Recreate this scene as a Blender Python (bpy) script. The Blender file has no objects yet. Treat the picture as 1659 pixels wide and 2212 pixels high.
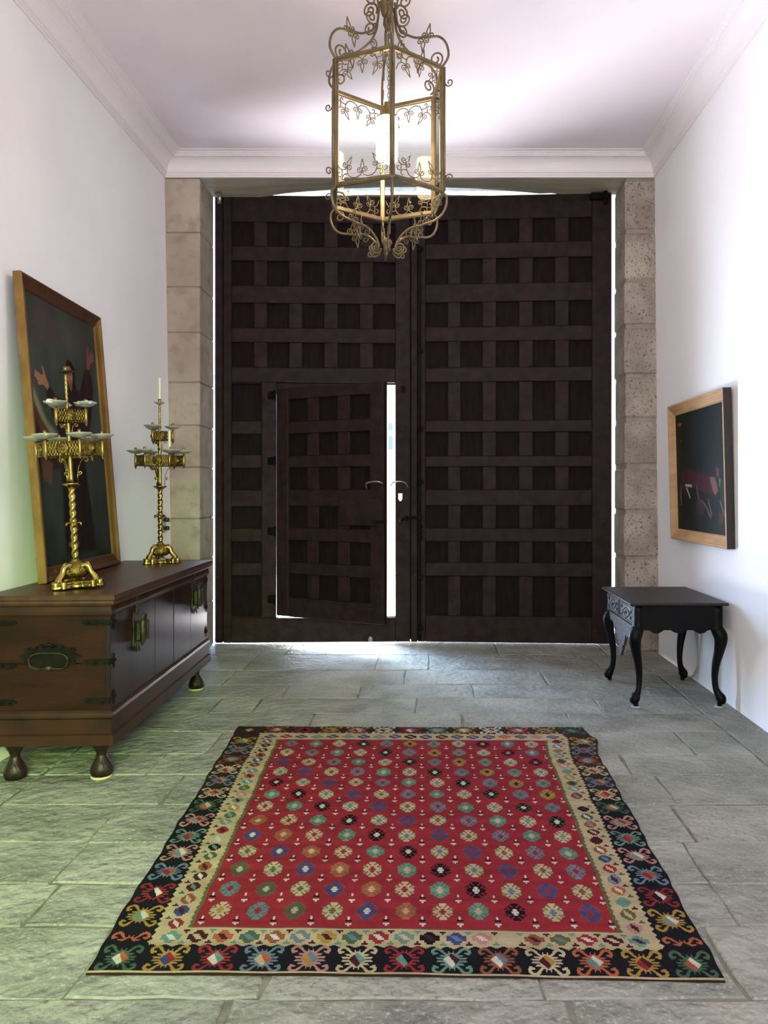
import bpy, math, random
import numpy as np
from mathutils import Vector, Matrix

random.seed(7)
rng = np.random.default_rng(7)
S = bpy.context.scene
COL = S.collection
PI = math.pi

# ------------------------------------------------------------------ camera
cam_d = bpy.data.cameras.new('camera')
cam = bpy.data.objects.new('camera', cam_d)
COL.objects.link(cam)
cam.location = (0, 0, 1.4)
cam.rotation_euler = (PI / 2, 0, 0)
cam_d.sensor_fit = 'HORIZONTAL'
cam_d.sensor_width = 36
cam_d.lens = 36 * 1700 / 1659
cam_d.shift_x = (829.5 - 935) / 1659
cam_d.shift_y = (1060 - 1106) / 1659
cam_d.clip_start = 0.05
cam_d.clip_end = 200
S.camera = cam

# ------------------------------------------------------------------ sky, sun, large lights, exposure
W = bpy.data.worlds.new('sky')
S.world = W
W.use_nodes = True
nt = W.node_tree
bg = nt.nodes['Background']
bg.inputs[0].default_value = (0.72, 0.84, 1.0, 1)
bg.inputs[1].default_value = 1.7


def light(name, kind, loc, rot, power, color, size=None, size_y=None, spread=None):
    d = bpy.data.lights.new(name, kind)
    o = bpy.data.objects.new(name, d)
    COL.objects.link(o)
    o.location = loc
    o.rotation_euler = rot
    d.energy = power
    d.color = color
    if kind == 'AREA':
        d.shape = 'RECTANGLE'
        d.size = size
        d.size_y = size_y or size
        if spread:
            d.spread = spread
    return o


def aim(o, target):
    o.rotation_euler = (Vector(target) - o.location).to_track_quat('-Z', 'Y').to_euler()


sun = light('sun', 'SUN', (0, 0, 20), (0, 0, 0), 2.6, (1, 0.96, 0.90))
aim(sun, (3, 8, 4))
sun.data.angle = 0.01
# the courtyard opening behind the photographer
L1 = light('courtyard_daylight', 'AREA', (-0.15, -1.35, 2.2), (0, 0, 0), 96, (0.975, 0.975, 1.0), 3.2, 2.6)
aim(L1, (0.35, 6.0, 2.3))
# light off the lawn, low and green, at the left behind the photographer
L2 = light('lawn_light', 'AREA', (-0.3, -0.6, 1.7), (0, 0, 0), 12, (0.55, 1.0, 0.14), 0.9, 0.7, math.radians(48))
aim(L2, (-1.95, 4.1, 0.25))
# skylight and sunlit paving just outside the wicket
L3 = light('outside_skylight', 'AREA', (-1.9, 8.9, 1.5), (0, 0, 0), 290, (0.46, 0.66, 1.0), 1.2, 2.2)
aim(L3, (-0.25, 6.8, 1.0))
L4 = light('outside_paving_light', 'AREA', (-0.95, 8.1, 0.06), (0, 0, 0), 440, (0.98, 0.97, 1.0), 1.1, 0.9)
aim(L4, (-0.3, 7.0, 2.0))
L5 = light('outside_sky_above', 'AREA', (-0.6, 9.0, 3.6), (0, 0, 0), 520, (0.62, 0.80, 1.0), 1.6, 1.2)
aim(L5, (-0.35, 6.9, 0.6))

S.view_settings.view_transform = 'Standard'
S.view_settings.look = 'None'
S.view_settings.exposure = 0.88
S.view_settings.gamma = 1.0
S.view_settings.use_curve_mapping = False
S.cycles.max_bounces = 8
S.cycles.diffuse_bounces = 5
S.cycles.glossy_bounces = 4
S.cycles.transparent_max_bounces = 16
S.cycles.sample_clamp_indirect = 4.0
S.cycles.caustics_reflective = False
S.cycles.caustics_refractive = False


# ------------------------------------------------------------------ materials
def srgb(r, g, b):
    f = lambda c: (c / 255 / 12.92) if c / 255 <= 0.04045 else ((c / 255 + 0.055) / 1.055) ** 2.4
    return (f(r), f(g), f(b), 1)


def mat(name, c1, c2=None, rough=0.6, metal=0.0, scale=6.0, stretch=(1, 1, 1), bump=0.0, bscale=30.0, spec=0.5, bdist=0.01,
        detail=5.0, lo=0.35, hi=0.65, coat=0.0, c3=None, s3=2.0, m3=(0.5, 0.65)):
    m = bpy.data.materials.new(name)
    m.use_nodes = True
    n, l = m.node_tree.nodes, m.node_tree.links
    b = n['Principled BSDF']
    b.inputs['Roughness'].default_value = rough
    b.inputs['Metallic'].default_value = metal
    b.inputs['Specular IOR Level'].default_value = spec
    b.inputs['Coat Weight'].default_value = coat
    b.inputs['Coat Roughness'].default_value = 0.25
    tc = n.new('ShaderNodeTexCoord')
    mp = n.new('ShaderNodeMapping')
    mp.inputs['Scale'].default_value = stretch
    l.new(tc.outputs['Object'], mp.inputs['Vector'])
    if c2 is None:
        b.inputs['Base Color'].default_value = c1
    else:
        no = n.new('ShaderNodeTexNoise')
        no.inputs['Scale'].default_value = scale
        no.inputs['Detail'].default_value = detail
        l.new(mp.outputs[0], no.inputs['Vector'])
        cr = n.new('ShaderNodeValToRGB')
        cr.color_ramp.elements[0].position = lo
        cr.color_ramp.elements[1].position = hi
        cr.color_ramp.elements[0].color = c1
        cr.color_ramp.elements[1].color = c2
        l.new(no.outputs['Fac'], cr.inputs['Fac'])
        out = cr.outputs['Color']
        if c3 is not None:
            n3 = n.new('ShaderNodeTexNoise')
            n3.inputs['Scale'].default_value = s3
            n3.inputs['Detail'].default_value = 6
            l.new(tc.outputs['Object'], n3.inputs['Vector'])
            r3 = n.new('ShaderNodeMapRange')
            r3.inputs['From Min'].default_value = m3[0]
            r3.inputs['From Max'].default_value = m3[1]
            l.new(n3.outputs['Fac'], r3.inputs['Value'])
            mx = n.new('ShaderNodeMix')
            mx.data_type = 'RGBA'
            l.new(r3.outputs[0], mx.inputs['Factor'])
            l.new(out, mx.inputs['A'])
            mx.inputs['B'].default_value = c3
            out = mx.outputs['Result']
        l.new(out, b.inputs['Base Color'])
    if bump:
        nb = n.new('ShaderNodeTexNoise')
        nb.inputs['Scale'].default_value = bscale
        nb.inputs['Detail'].default_value = 6
        l.new(mp.outputs[0], nb.inputs['Vector'])
        bp = n.new('ShaderNodeBump')
        bp.inputs['Strength'].default_value = bump
        bp.inputs['Distance'].default_value = bdist
        l.new(nb.outputs['Fac'], bp.inputs['Height'])
        l.new(bp.outputs[0], b.inputs['Normal'])
    return m


def attr_mat(name, rough, bump, bscale, stretch=(1, 1, 1), var=0.25, coat=0.0, spec=0.2):
    """colour from the flat print (vertex colours) with a little wear noise"""
    m = bpy.data.materials.new(name)
    m.use_nodes = True
    n, l = m.node_tree.nodes, m.node_tree.links
    b = n['Principled BSDF']
    b.inputs['Roughness'].default_value = rough
    b.inputs['Specular IOR Level'].default_value = spec
    b.inputs['Coat Weight'].default_value = coat
    b.inputs['Coat Roughness'].default_value = 0.3
    a = n.new('ShaderNodeAttribute')
    a.attribute_name = 'print'
    tc = n.new('ShaderNodeTexCoord')
    mp = n.new('ShaderNodeMapping')
    mp.inputs['Scale'].default_value = stretch
    l.new(tc.outputs['Object'], mp.inputs['Vector'])
    no = n.new('ShaderNodeTexNoise')
    no.inputs['Scale'].default_value = 9
    no.inputs['Detail'].default_value = 4
    l.new(mp.outputs[0], no.inputs['Vector'])
    r = n.new('ShaderNodeMapRange')
    r.inputs['From Min'].default_value = 0.3
    r.inputs['From Max'].default_value = 0.7
    r.inputs['To Min'].default_value = 1 - var
    r.inputs['To Max'].default_value = 1 + var
    l.new(no.outputs['Fac'], r.inputs['Value'])
    vm = n.new('ShaderNodeVectorMath')
    vm.operation = 'SCALE'
    l.new(a.outputs['Color'], vm.inputs[0])
    l.new(r.outputs[0], vm.inputs['Scale'])
    l.new(vm.outputs[0], b.inputs['Base Color'])
    if bump:
        nb = n.new('ShaderNodeTexNoise')
        nb.inputs['Scale'].default_value = bscale
        l.new(mp.outputs[0], nb.inputs['Vector'])
        bp = n.new('ShaderNodeBump')
        bp.inputs['Strength'].default_value = bump
        bp.inputs['Distance'].default_value = 0.004
        l.new(nb.outputs['Fac'], bp.inputs['Height'])
        l.new(bp.outputs[0], b.inputs['Normal'])
    return m


def glass_mat(name, tint=(1, 1, 1, 1), refl=1.0, frost=0.0):
    m = bpy.data.materials.new(name)
    m.use_nodes = True
    n, l = m.node_tree.nodes, m.node_tree.links
    n.remove(n['Principled BSDF'])
    o = n['Material Output']
    t = n.new('ShaderNodeBsdfTransparent')
    t.inputs[0].default_value = tint
    g = n.new('ShaderNodeBsdfGlossy')
    g.inputs['Roughness'].default_value = 0.02
    f = n.new('ShaderNodeLayerWeight')
    f.inputs[0].default_value = 0.12
    mm = n.new('ShaderNodeMath')
    mm.operation = 'MULTIPLY'
    mm.inputs[1].default_value = refl
    l.new(f.outputs[0], mm.inputs[0])
    x = n.new('ShaderNodeMixShader')
    l.new(mm.outputs[0], x.inputs[0])
    l.new(t.outputs[0], x.inputs[1])
    l.new(g.outputs[0], x.inputs[2])
    out = x.outputs[0]
    if frost:
        d = n.new('ShaderNodeBsdfDiffuse')
        d.inputs[0].default_value = (0.8, 0.85, 0.85, 1)
        y = n.new('ShaderNodeMixShader')
        y.inputs[0].default_value = frost
        l.new(out, y.inputs[1])
        l.new(d.outputs[0], y.inputs[2])
        out = y.outputs[0]
    l.new(out, o.inputs['Surface'])
    return m


def emit_mat(name, col, strength):
    m = bpy.data.materials.new(name)
    m.use_nodes = True
    b = m.node_tree.nodes['Principled BSDF']
    b.inputs['Base Color'].default_value = col
    b.inputs['Emission Color'].default_value = col
    b.inputs['Emission Strength'].default_value = strength
    return m


M = {}
M['plaster'] = mat('plaster', srgb(236, 234, 236), srgb(240, 239, 240), 0.9, scale=1.5, bump=0.12, bscale=14, spec=0.2)
M['ceiling'] = mat('ceiling_plaster', srgb(230, 219, 226), srgb(235, 225, 232), 0.9, scale=1.2, bump=0.05, bscale=8, spec=0.2)
M['trim'] = mat('moulding_plaster', srgb(235, 227, 230), None, 0.85, spec=0.2)
M['granite'] = mat('granite', srgb(142, 131, 120), srgb(178, 167, 155), 0.95, scale=3.5, bump=0.9, bscale=45, spec=0.15, c3=srgb(108, 97, 86), s3=60, m3=(0.56, 0.66))
M['granite_left'] = mat('limewashed_granite', srgb(160, 146, 132), srgb(184, 170, 156), 0.95, scale=2.0, bump=0.5, bscale=30, spec=0.15, c3=srgb(146, 130, 114), s3=9, m3=(0.5, 0.75))
M['mortar'] = mat('mortar', srgb(156, 146, 134), srgb(136, 126, 114), 0.95, scale=12, bump=0.5, bscale=60)
M['floor_mortar'] = mat('floor_mortar', srgb(88, 85, 74), srgb(118, 114, 101), 0.95, scale=10, bump=0.5, bscale=60)
SL = [mat('flagstone_a', srgb(114, 116, 107), srgb(148, 148, 138), 0.62, scale=3.0, bump=1.0, bdist=0.03, bscale=16, spec=0.25, c3=srgb(158, 158, 148), s3=80, m3=(0.54, 0.72)),
      mat('flagstone_b', srgb(120, 121, 112), srgb(153, 152, 143), 0.66, scale=2.2, bump=1.0, bdist=0.03, bscale=16, spec=0.25, c3=srgb(104, 102, 94), s3=60, m3=(0.54, 0.74)),
      mat('flagstone_c', srgb(110, 111, 103), srgb(140, 140, 131), 0.6, scale=4.0, bump=1.0, bdist=0.03, bscale=16, spec=0.25, c3=srgb(156, 156, 146), s3=70, m3=(0.54, 0.72))]
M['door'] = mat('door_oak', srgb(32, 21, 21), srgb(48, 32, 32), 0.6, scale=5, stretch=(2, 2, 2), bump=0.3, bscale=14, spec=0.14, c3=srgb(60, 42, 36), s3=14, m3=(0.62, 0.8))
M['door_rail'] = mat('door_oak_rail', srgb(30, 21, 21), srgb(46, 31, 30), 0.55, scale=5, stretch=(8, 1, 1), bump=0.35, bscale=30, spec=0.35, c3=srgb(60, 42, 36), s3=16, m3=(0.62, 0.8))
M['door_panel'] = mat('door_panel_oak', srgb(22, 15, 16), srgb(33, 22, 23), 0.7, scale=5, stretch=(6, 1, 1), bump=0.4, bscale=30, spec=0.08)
M['iron'] = mat('wrought_iron', srgb(15, 13, 12), srgb(27, 24, 21), 0.75, scale=18, bump=0.3, bscale=60, spec=0.06)
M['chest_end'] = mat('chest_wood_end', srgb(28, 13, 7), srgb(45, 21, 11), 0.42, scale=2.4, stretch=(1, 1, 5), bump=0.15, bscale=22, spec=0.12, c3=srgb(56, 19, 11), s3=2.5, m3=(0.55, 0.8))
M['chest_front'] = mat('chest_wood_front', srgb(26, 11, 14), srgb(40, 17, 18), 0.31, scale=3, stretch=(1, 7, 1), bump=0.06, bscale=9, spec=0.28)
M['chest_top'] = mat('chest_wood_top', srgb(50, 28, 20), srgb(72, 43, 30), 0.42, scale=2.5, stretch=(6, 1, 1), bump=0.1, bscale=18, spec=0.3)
M['chest_mould'] = mat('chest_moulding', srgb(36, 19, 12), srgb(56, 30, 18), 0.42, scale=5, bump=0.1, bscale=30, spec=0.2)
M['foot_wood'] = mat('chest_foot_wood', srgb(24, 14, 10), srgb(42, 26, 17), 0.35, scale=8, stretch=(4, 4, 0.6), bump=0.3, bscale=24, spec=0.3)
M['felt'] = mat('felt', srgb(196, 182, 140), None, 0.95)
M['old_brass'] = mat('old_brass', srgb(40, 34, 24), srgb(66, 57, 38), 0.5, metal=0.6, scale=30, bump=0.3, bscale=90)
M['brass'] = mat('polished_brass', srgb(172, 150, 84), srgb(130, 110, 56), 0.27, metal=1.0, scale=14, bump=0.12, bscale=60)
M['brass_work'] = mat('pierced_brass', srgb(146, 124, 66), srgb(100, 82, 40), 0.36, metal=1.0, scale=40, bump=0.6, bscale=140)
M['opal'] = mat('opal_glass', srgb(142, 138, 130), srgb(160, 156, 148), 0.3, scale=20, spec=0.5)
M['wax'] = mat('wax', srgb(226, 218, 186), None, 0.5, spec=0.4)
M['wax_white'] = mat('old_wax', srgb(214, 212, 204), srgb(190, 190, 180), 0.6, scale=40, bump=0.4, bscale=60)
M['gilt'] = mat('old_gilding', srgb(112, 82, 34), srgb(142, 108, 50), 0.5, metal=0.35, scale=9, stretch=(1, 1, 0.5), bump=0.3, bscale=40, c3=srgb(120, 78, 34), s3=14, m3=(0.6, 0.75))
M['frame_wood'] = mat('frame_brown', srgb(58, 34, 20), srgb(80, 48, 28), 0.45, scale=5, bump=0.2, bscale=30, c3=srgb(160, 112, 60), s3=30, m3=(0.66, 0.72))
M['pine'] = mat('pale_gilt_frame', srgb(172, 132, 88), srgb(192, 152, 106), 0.45, scale=4, stretch=(1, 1, 4), bump=0.1, bscale=30, coat=0.1)
M['dark_side'] = mat('dark_frame_side', srgb(24, 17, 16), srgb(38, 25, 21), 0.6, scale=8, bump=0.3, bscale=40, c3=srgb(70, 52, 32), s3=16, m3=(0.68, 0.72))
M['ebony'] = mat('black_lacquered_wood', srgb(7, 6, 7), srgb(11, 10, 10), 0.42, scale=4, stretch=(1, 4, 1), bump=0.15, bscale=24, spec=0.12)
M['table_top'] = mat('table_top_wood', srgb(26, 21, 22), srgb(40, 32, 32), 0.42, scale=3, stretch=(5, 1, 1), bump=0.3, bscale=20, spec=0.3)
M['carved'] = mat('carved_wood_lit', srgb(34, 35, 36), srgb(62, 63, 62), 0.34, scale=50, bump=0.9, bscale=90, spec=0.4)  # black wood lightened to grey: door light on the drawer face put into colour
M['lantern_metal'] = mat('lantern_painted_metal', srgb(92, 78, 52), srgb(116, 99, 68), 0.42, metal=0.45, scale=12, bump=0.15, bscale=50)
M['pane'] = glass_mat('lantern_glass', (0.97, 0.98, 0.97, 1), 1.2)
M['pad_glass'] = glass_mat('coaster_glass', (0.85, 0.9, 0.92, 1), 2.5, 0.3)
M['bulb'] = emit_mat('lamp_glow', (1.0, 0.80, 0.52, 1), 38)
M['cable'] = mat('cable_cream', srgb(170, 164, 140), None, 0.5)
M['plate'] = mat('socket_plate', srgb(168, 178, 172), None, 0.4)
M['black'] = mat('black_plastic', srgb(28, 32, 30), None, 0.4)
M['paving'] = mat('sunlit_paving', srgb(196, 190, 178), srgb(214, 208, 196), 0.9, scale=2)
M['facade'] = mat('facade_white', srgb(228, 226, 220), srgb(238, 236, 232), 0.9, scale=1)
M['roof'] = mat('roof_tile', srgb(206, 200, 194), None, 0.9)
M['window_glass'] = mat('facade_glass', srgb(120, 138, 165), None, 0.1)
M['steel'] = mat('bright_steel', srgb(170, 168, 160), None, 0.3, metal=0.9)


# ------------------------------------------------------------------ mesh helpers
class MB:
    def __init__(s):
        s.v, s.f, s.s = [], [], []

    def add(s, vs, fs, smooth=False, T=None):
        k = len(s.v)
        if T is not None:
            vs = [tuple(T @ Vector(v)) for v in vs]
        s.v += [tuple(v) for v in vs]
        s.f += [tuple(i + k for i in f) for f in fs]
        s.s += [smooth] * len(fs)
        return s

    def box(s, lo, hi, b=0.0, T=None):
        (x0, y0, z0), (x1, y1, z1) = lo, hi
        b = min(b, (x1 - x0) * .45, (y1 - y0) * .45, (z1 - z0) * .45)
        if b <= 0:
            vs = [(x, y, z) for x in (x0, x1) for y in (y0, y1) for z in (z0, z1)]
            fs = [(0, 1, 3, 2), (4, 6, 7, 5), (0, 4, 5, 1), (2, 3, 7, 6), (0, 2, 6, 4), (1, 5, 7, 3)]
            return s.add(vs, fs, False, T)
        vs, idx = [], {}
        X, Y, Zz = (x0, x1), (y0, y1), (z0, z1)
        for i in (0, 1):
            for j in (0, 1):
                for k in (0, 1):
                    si, sj, sk = (1, -1)[i] * b, (1, -1)[j] * b, (1, -1)[k] * b
                    idx[i, j, k, 0] = len(vs); vs.append((X[i], Y[j] + sj, Zz[k] + sk))
                    idx[i, j, k, 1] = len(vs); vs.append((X[i] + si, Y[j], Zz[k] + sk))
                    idx[i, j, k, 2] = len(vs); vs.append((X[i] + si, Y[j] + sj, Zz[k]))
        fs = []
        g = lambda i, j, k, a: idx[i, j, k, a]
        for i in (0, 1):
            f = [g(i, 0, 0, 0), g(i, 1, 0, 0), g(i, 1, 1, 0), g(i, 0, 1, 0)]
            fs.append(f if i else f[::-1])
        for j in (0, 1):
            f = [g(0, j, 0, 1), g(0, j, 1, 1), g(1, j, 1, 1), g(1, j, 0, 1)]
            fs.append(f if j else f[::-1])
        for k in (0, 1):
            f = [g(0, 0, k, 2), g(1, 0, k, 2), g(1, 1, k, 2), g(0, 1, k, 2)]
            fs.append(f if k else f[::-1])
        for a in (0, 1):
            for c in (0, 1):
                fs.append([g(a, c, 0, 0), g(a, c, 1, 0), g(a, c, 1, 1), g(a, c, 0, 1)])
                fs.append([g(a, 0, c, 0), g(a, 1, c, 0), g(a, 1, c, 2), g(a, 0, c, 2)])
                fs.append([g(0, a, c, 1), g(1, a, c, 1), g(1, a, c, 2), g(0, a, c, 2)])
        for i in (0, 1):
            for j in (0, 1):
                for k in (0, 1):
                    fs.append([g(i, j, k, 0), g(i, j, k, 1), g(i, j, k, 2)])
        return s.add(vs, fs, False, T)

    def tube(s, path, r, n=6, T=None, cap=True):
        P = [Vector(p) for p in path]
        R = r if isinstance(r, (list, tuple)) else [r] * len(P)
        vs, fs = [], []
        up = None
        for i, p in enumerate(P):
            t = (P[min(i + 1, len(P) - 1)] - P[max(i - 1, 0)])
            if t.length < 1e-9:
                t = Vector((0, 0, 1))
            t.normalize()
            if up is None:
                a = Vector((0, 0, 1)) if abs(t.z) < 0.9 else Vector((1, 0, 0))
                up = (a - t * a.dot(t)).normalized()
            else:
                up = (up - t * up.dot(t))
                up = up.normalized() if up.length > 1e-6 else t.orthogonal().normalized()
            w = t.cross(up)
            for k in range(n):
                q = 2 * PI * k / n
                vs.append(p + (up * math.cos(q) + w * math.sin(q)) * R[i])
        for i in range(len(P) - 1):
            for k in range(n):
                a, b = i * n + k, i * n + (k + 1) % n
                fs.append((a, b, b + n, a + n))
        if cap:
            fs.append(tuple(range(n))[::-1])
            fs.append(tuple((len(P) - 1) * n + k for k in range(n)))
        return s.add(vs, fs, True, T)

    def lathe(s, prof, n=20, T=None, mod=None, smooth=True):
        """prof: (r, z) list; mod(angle, z) scales the radius"""
        vs, fs = [], []
        for r, z in prof:
            for k in range(n):
                q = 2 * PI * k / n
                rr = r * (mod(q, z) if mod else 1)
                vs.append((rr * math.cos(q), rr * math.sin(q), z))
        for i in range(len(prof) - 1):
            for k in range(n):
                a, b = i * n + k, i * n + (k + 1) % n
                fs.append((a, b, b + n, a + n))
        fs.append(tuple(range(n))[::-1])
        fs.append(tuple((len(prof) - 1) * n + k for k in range(n)))
        return s.add(vs, fs, smooth, T)

    def prism(s, poly, h0, h1, axis='z', T=None, bev=0.0):
        n = len(poly)
        c = (sum(p[0] for p in poly) / n, sum(p[1] for p in poly) / n)

        def put(a, b, h):
            return {'z': (a, b, h), 'y': (a, h, b), 'x': (h, a, b)}[axis]
        vs = [put(a, b, h0) for a, b in poly] + [put(a, b, h1) for a, b in poly]
        fs = [tuple(range(n))[::-1], tuple(range(n, 2 * n))]
        fs += [(i, (i + 1) % n, n + (i + 1) % n, n + i) for i in range(n)]
        return s.add(vs, fs, False, T)

    def mesh(s, name):
        me = bpy.data.meshes.new(name)
        me.from_pydata(s.v, [], s.f)
        me.polygons.foreach_set('use_smooth', s.s)
        me.validate()
        import bmesh
        bm = bmesh.new()
        bm.from_mesh(me)
        bmesh.ops.recalc_face_normals(bm, faces=bm.faces)
        bm.to_mesh(me)
        bm.free()
        me.update()
        return me

    def build(s, name, m, parent=None, loc=(0, 0, 0), rot=(0, 0, 0)):
        me = s.mesh(name)
        me.materials.append(m)
        o = bpy.data.objects.new(name, me)
        COL.objects.link(o)
        o.location = loc
        o.rotation_euler = rot
        if parent:
            o.parent = parent
        return o


def tag(o, label=None, cat=None, group=None, kind=None):
    for k, v in (('label', label), ('category', cat), ('group', group), ('kind', kind)):
        if v:
            o[k] = v
    return o


def empty(name, loc, rot=(0, 0, 0), **kw):
    o = bpy.data.objects.new(name, None)
    COL.objects.link(o)
    o.location = loc
    o.rotation_euler = rot
    o.empty_display_size = 0.1
    return tag(o, **kw)


def inst(src, parent, loc=(0, 0, 0), rot=(0, 0, 0), scale=(1, 1, 1)):
    o = src.copy()
    COL.objects.link(o)
    o.parent = parent
    o.location = loc
    o.rotation_euler = rot
    o.scale = scale
    return o


def copy_tree(o, parent=None):
    c = o.copy()
    COL.objects.link(c)
    c.parent = parent
    for ch in list(o.children):
        copy_tree(ch, c)
    return c


def smooth_path(pts, n=4):
    """Catmull-Rom through the points"""
    P = [Vector(p) for p in pts]
    out = []
    for i in range(len(P) - 1):
        p0, p1, p2, p3 = P[max(i - 1, 0)], P[i], P[i + 1], P[min(i + 2, len(P) - 1)]
        for k in range(n):
            t = k / n
            out.append(0.5 * ((2 * p1) + (p2 - p0) * t + (2 * p0 - 5 * p1 + 4 * p2 - p3) * t * t + (3 * p1 - p0 - 3 * p2 + p3) * t ** 3))
    out.append(P[-1])
    return out


def spiral(c, r0, a0, turns, n=14, r1=0.15, sgn=1):
    """2D spiral from radius r0 at angle a0 winding inwards"""
    out = []
    for i in range(n + 1):
        t = i / n
        r = r0 * (1 - t * (1 - r1))
        a = a0 + sgn * turns * 2 * PI * t
        out.append((c[0] + r * math.cos(a), c[1] + r * math.sin(a)))
    return out


# ------------------------------------------------------------------ the room
XLB, XLT, XRB, XRT = -2.235, -2.305, 1.94, 1.905   # wall faces at floor and at cornice height
YB, YD, YN = 6.76, 7.19, -1.7
ZC = 4.255


def wall(name, xb, xt, out):
    m = MB()
    ny = 12
    vs, fs = [], []
    zs = [-0.05, 1.0, 2.0, 3.0, 4.0, 4.5]
    for j in range(ny + 1):
        y = YN + (7.3 - YN) * j / ny
        for z in zs:
            t = min(max(z / 4.1, 0), 1.03)
            vs.append((xb + (xt - xb) * t, y, z))
    nz = len(zs)
    for j in range(ny):
        for k in range(nz - 1):
            a = j * nz + k
            fs.append((a, a + nz, a + nz + 1, a + 1))
    k0 = len(vs)
    vs += [(out, y, z) for y in (YN, 7.3) for z in (-0.05, 4.5)]
    fs += [(k0, k0 + 1, k0 + 3, k0 + 2)]
    fs += [tuple(range(nz)) + (k0 + 1, k0)]
    fs += [tuple(ny * nz + q for q in range(nz))[::-1] + (k0 + 2, k0 + 3)]
    fs += [tuple(j * nz + nz - 1 for j in range(ny + 1)) + (k0 + 3, k0 + 1)]
    m.add(vs, fs)
    return tag(m.build(name, M['plaster']), kind='structure')


wall('wall_left', XLB, XLT, -2.7)
wall('wall_right', XRB, XRT, 2.4)
tag(MB().box((-2.7, YN - 0.25, -0.05), (2.4, YN, 4.5)).build('wall_rear', M['plaster']), kind='structure')
tag(MB().box((-2.7, YN - 0.25, ZC), (2.4, 7.5, ZC + 0.35)).build('ceiling', M['ceiling']), kind='structure')

# cornices: profile (distance from wall, height)
prof = [(0, 4.088), (0.012, 4.088), (0.012, 4.102), (0.022, 4.106), (0.022, 4.118), (0.034, 4.122), (0.034, 4.134)]
for k in range(7):
    a = k / 6 * PI / 2
    prof.append((0.036 + 0.10 * (1 - math.cos(a)), 4.136 + 0.085 * math.sin(a)))
prof += [(0.136, 4.230), (0.150, 4.230), (0.150, 4.238), (0.164, 4.241), (0.164, 4.247), (0.195, 4.250), (0.195, 4.262), (0, 4.262)]


def cornice(name, fn):
    """fn(d, end) -> (x, y) of the profile point at each end of the run"""
    m = MB()
    n = len(prof)
    vs = [(*fn(d, 0), z) for d, z in prof] + [(*fn(d, 1), z) for d, z in prof]
    fs = [(i, i + 1, n + i + 1, n + i) for i in range(n - 1)]
    fs += [tuple(range(n)), tuple(range(n, 2 * n))[::-1]]
    m.add(vs, fs)
    return tag(m.build(name, M['trim']), kind='structure')


cornice('trim_1', lambda d, e: (XLT + d, YN if e == 0 else YB - d))
cornice('trim_2', lambda d, e: (XRT - d * 0.8, YN if e == 0 else YB - d))
cornice('trim_3', lambda d, e: ((XLT + d) if e == 0 else (XRT - d * 0.8), YB - d))

# back wall: mortar core, two jambs of granite blocks, a plastered lintel
wb = MB()
wb.box((-2.6, YB + 0.012, -0.05), (-2.012, 7.19, 4.09))
wb.box((1.664, YB + 0.012, -0.05), (2.3, 7.17, 4.09))
wb.box((-2.6, YB, 4.16), (2.3, 7.3, 4.4))
wb = tag(wb.build('wall_back', M['mortar']), kind='structure')


def soffit_z(x):
    t = (x + 1.50) / 2.62
    return 4.075 + 0.083 * math.sin(PI * min(max(t, 0.0), 1.0)) ** 0.55 + (0.02 if x > 1.0 else 0)


m = MB()
nx = 40
vs, fs = [], []
for i in range(nx + 1):
    x = -2.32 + (1.93 + 2.32) * i / nx
    vs += [(x, YB, 4.30), (x, YB, 4.086), (x, 7.17, soffit_z(x)), (x, 7.17, 4.30)]
for i in range(nx):
    a = 4 * i
    fs += [(a, a + 1, a + 5, a + 4), (a + 1, a + 2, a + 6, a + 5), (a + 2, a + 3, a + 7, a + 6)]
m.add(vs, fs)
m.build('lintel', mat('lintel_plaster', srgb(162, 152, 134), srgb(182, 172, 152), 0.9, scale=3, stretch=(0.5, 4, 1), bump=0.3, bscale=12), wb)


def jamb(x0, x1, zs, gap, bev, mt, y1, jit=0.0):
    for a, b in zip(zs[:-1], zs[1:]):
        j = [random.uniform(-jit, jit) for _ in range(4)]
        MB().box((x0 + j[0] * (x0 > 0), YB + j[1], a + gap + j[2]), (x1 + j[0] * (x0 < 0), y1, b - gap + j[3]), bev).build('stone_block', mt, wb)


zr = [0.0, 0.425, 0.82, 1.22, 1.61, 2.01, 2.39, 2.81, 3.21, 3.63, 4.084]
jamb(1.652, 1.96, zr, 0.012, 0.018, M['granite'], 7.16, 0.006)
zl = [0.0, 0.40, 0.80, 1.16, 1.60, 1.96, 2.33, 2.76, 3.15, 3.62, 4.084]
jamb(-2.33, -2.002, zl, 0.003, 0.006, M['granite_left'], 7.18, 0.002)

# floor: mortar bed with flagstones
fl = tag(MB().box((-2.6, YN - 0.2, -0.12), (2.4, 7.5, -0.007)).build('floor', M['floor_mortar']), kind='structure')


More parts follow.
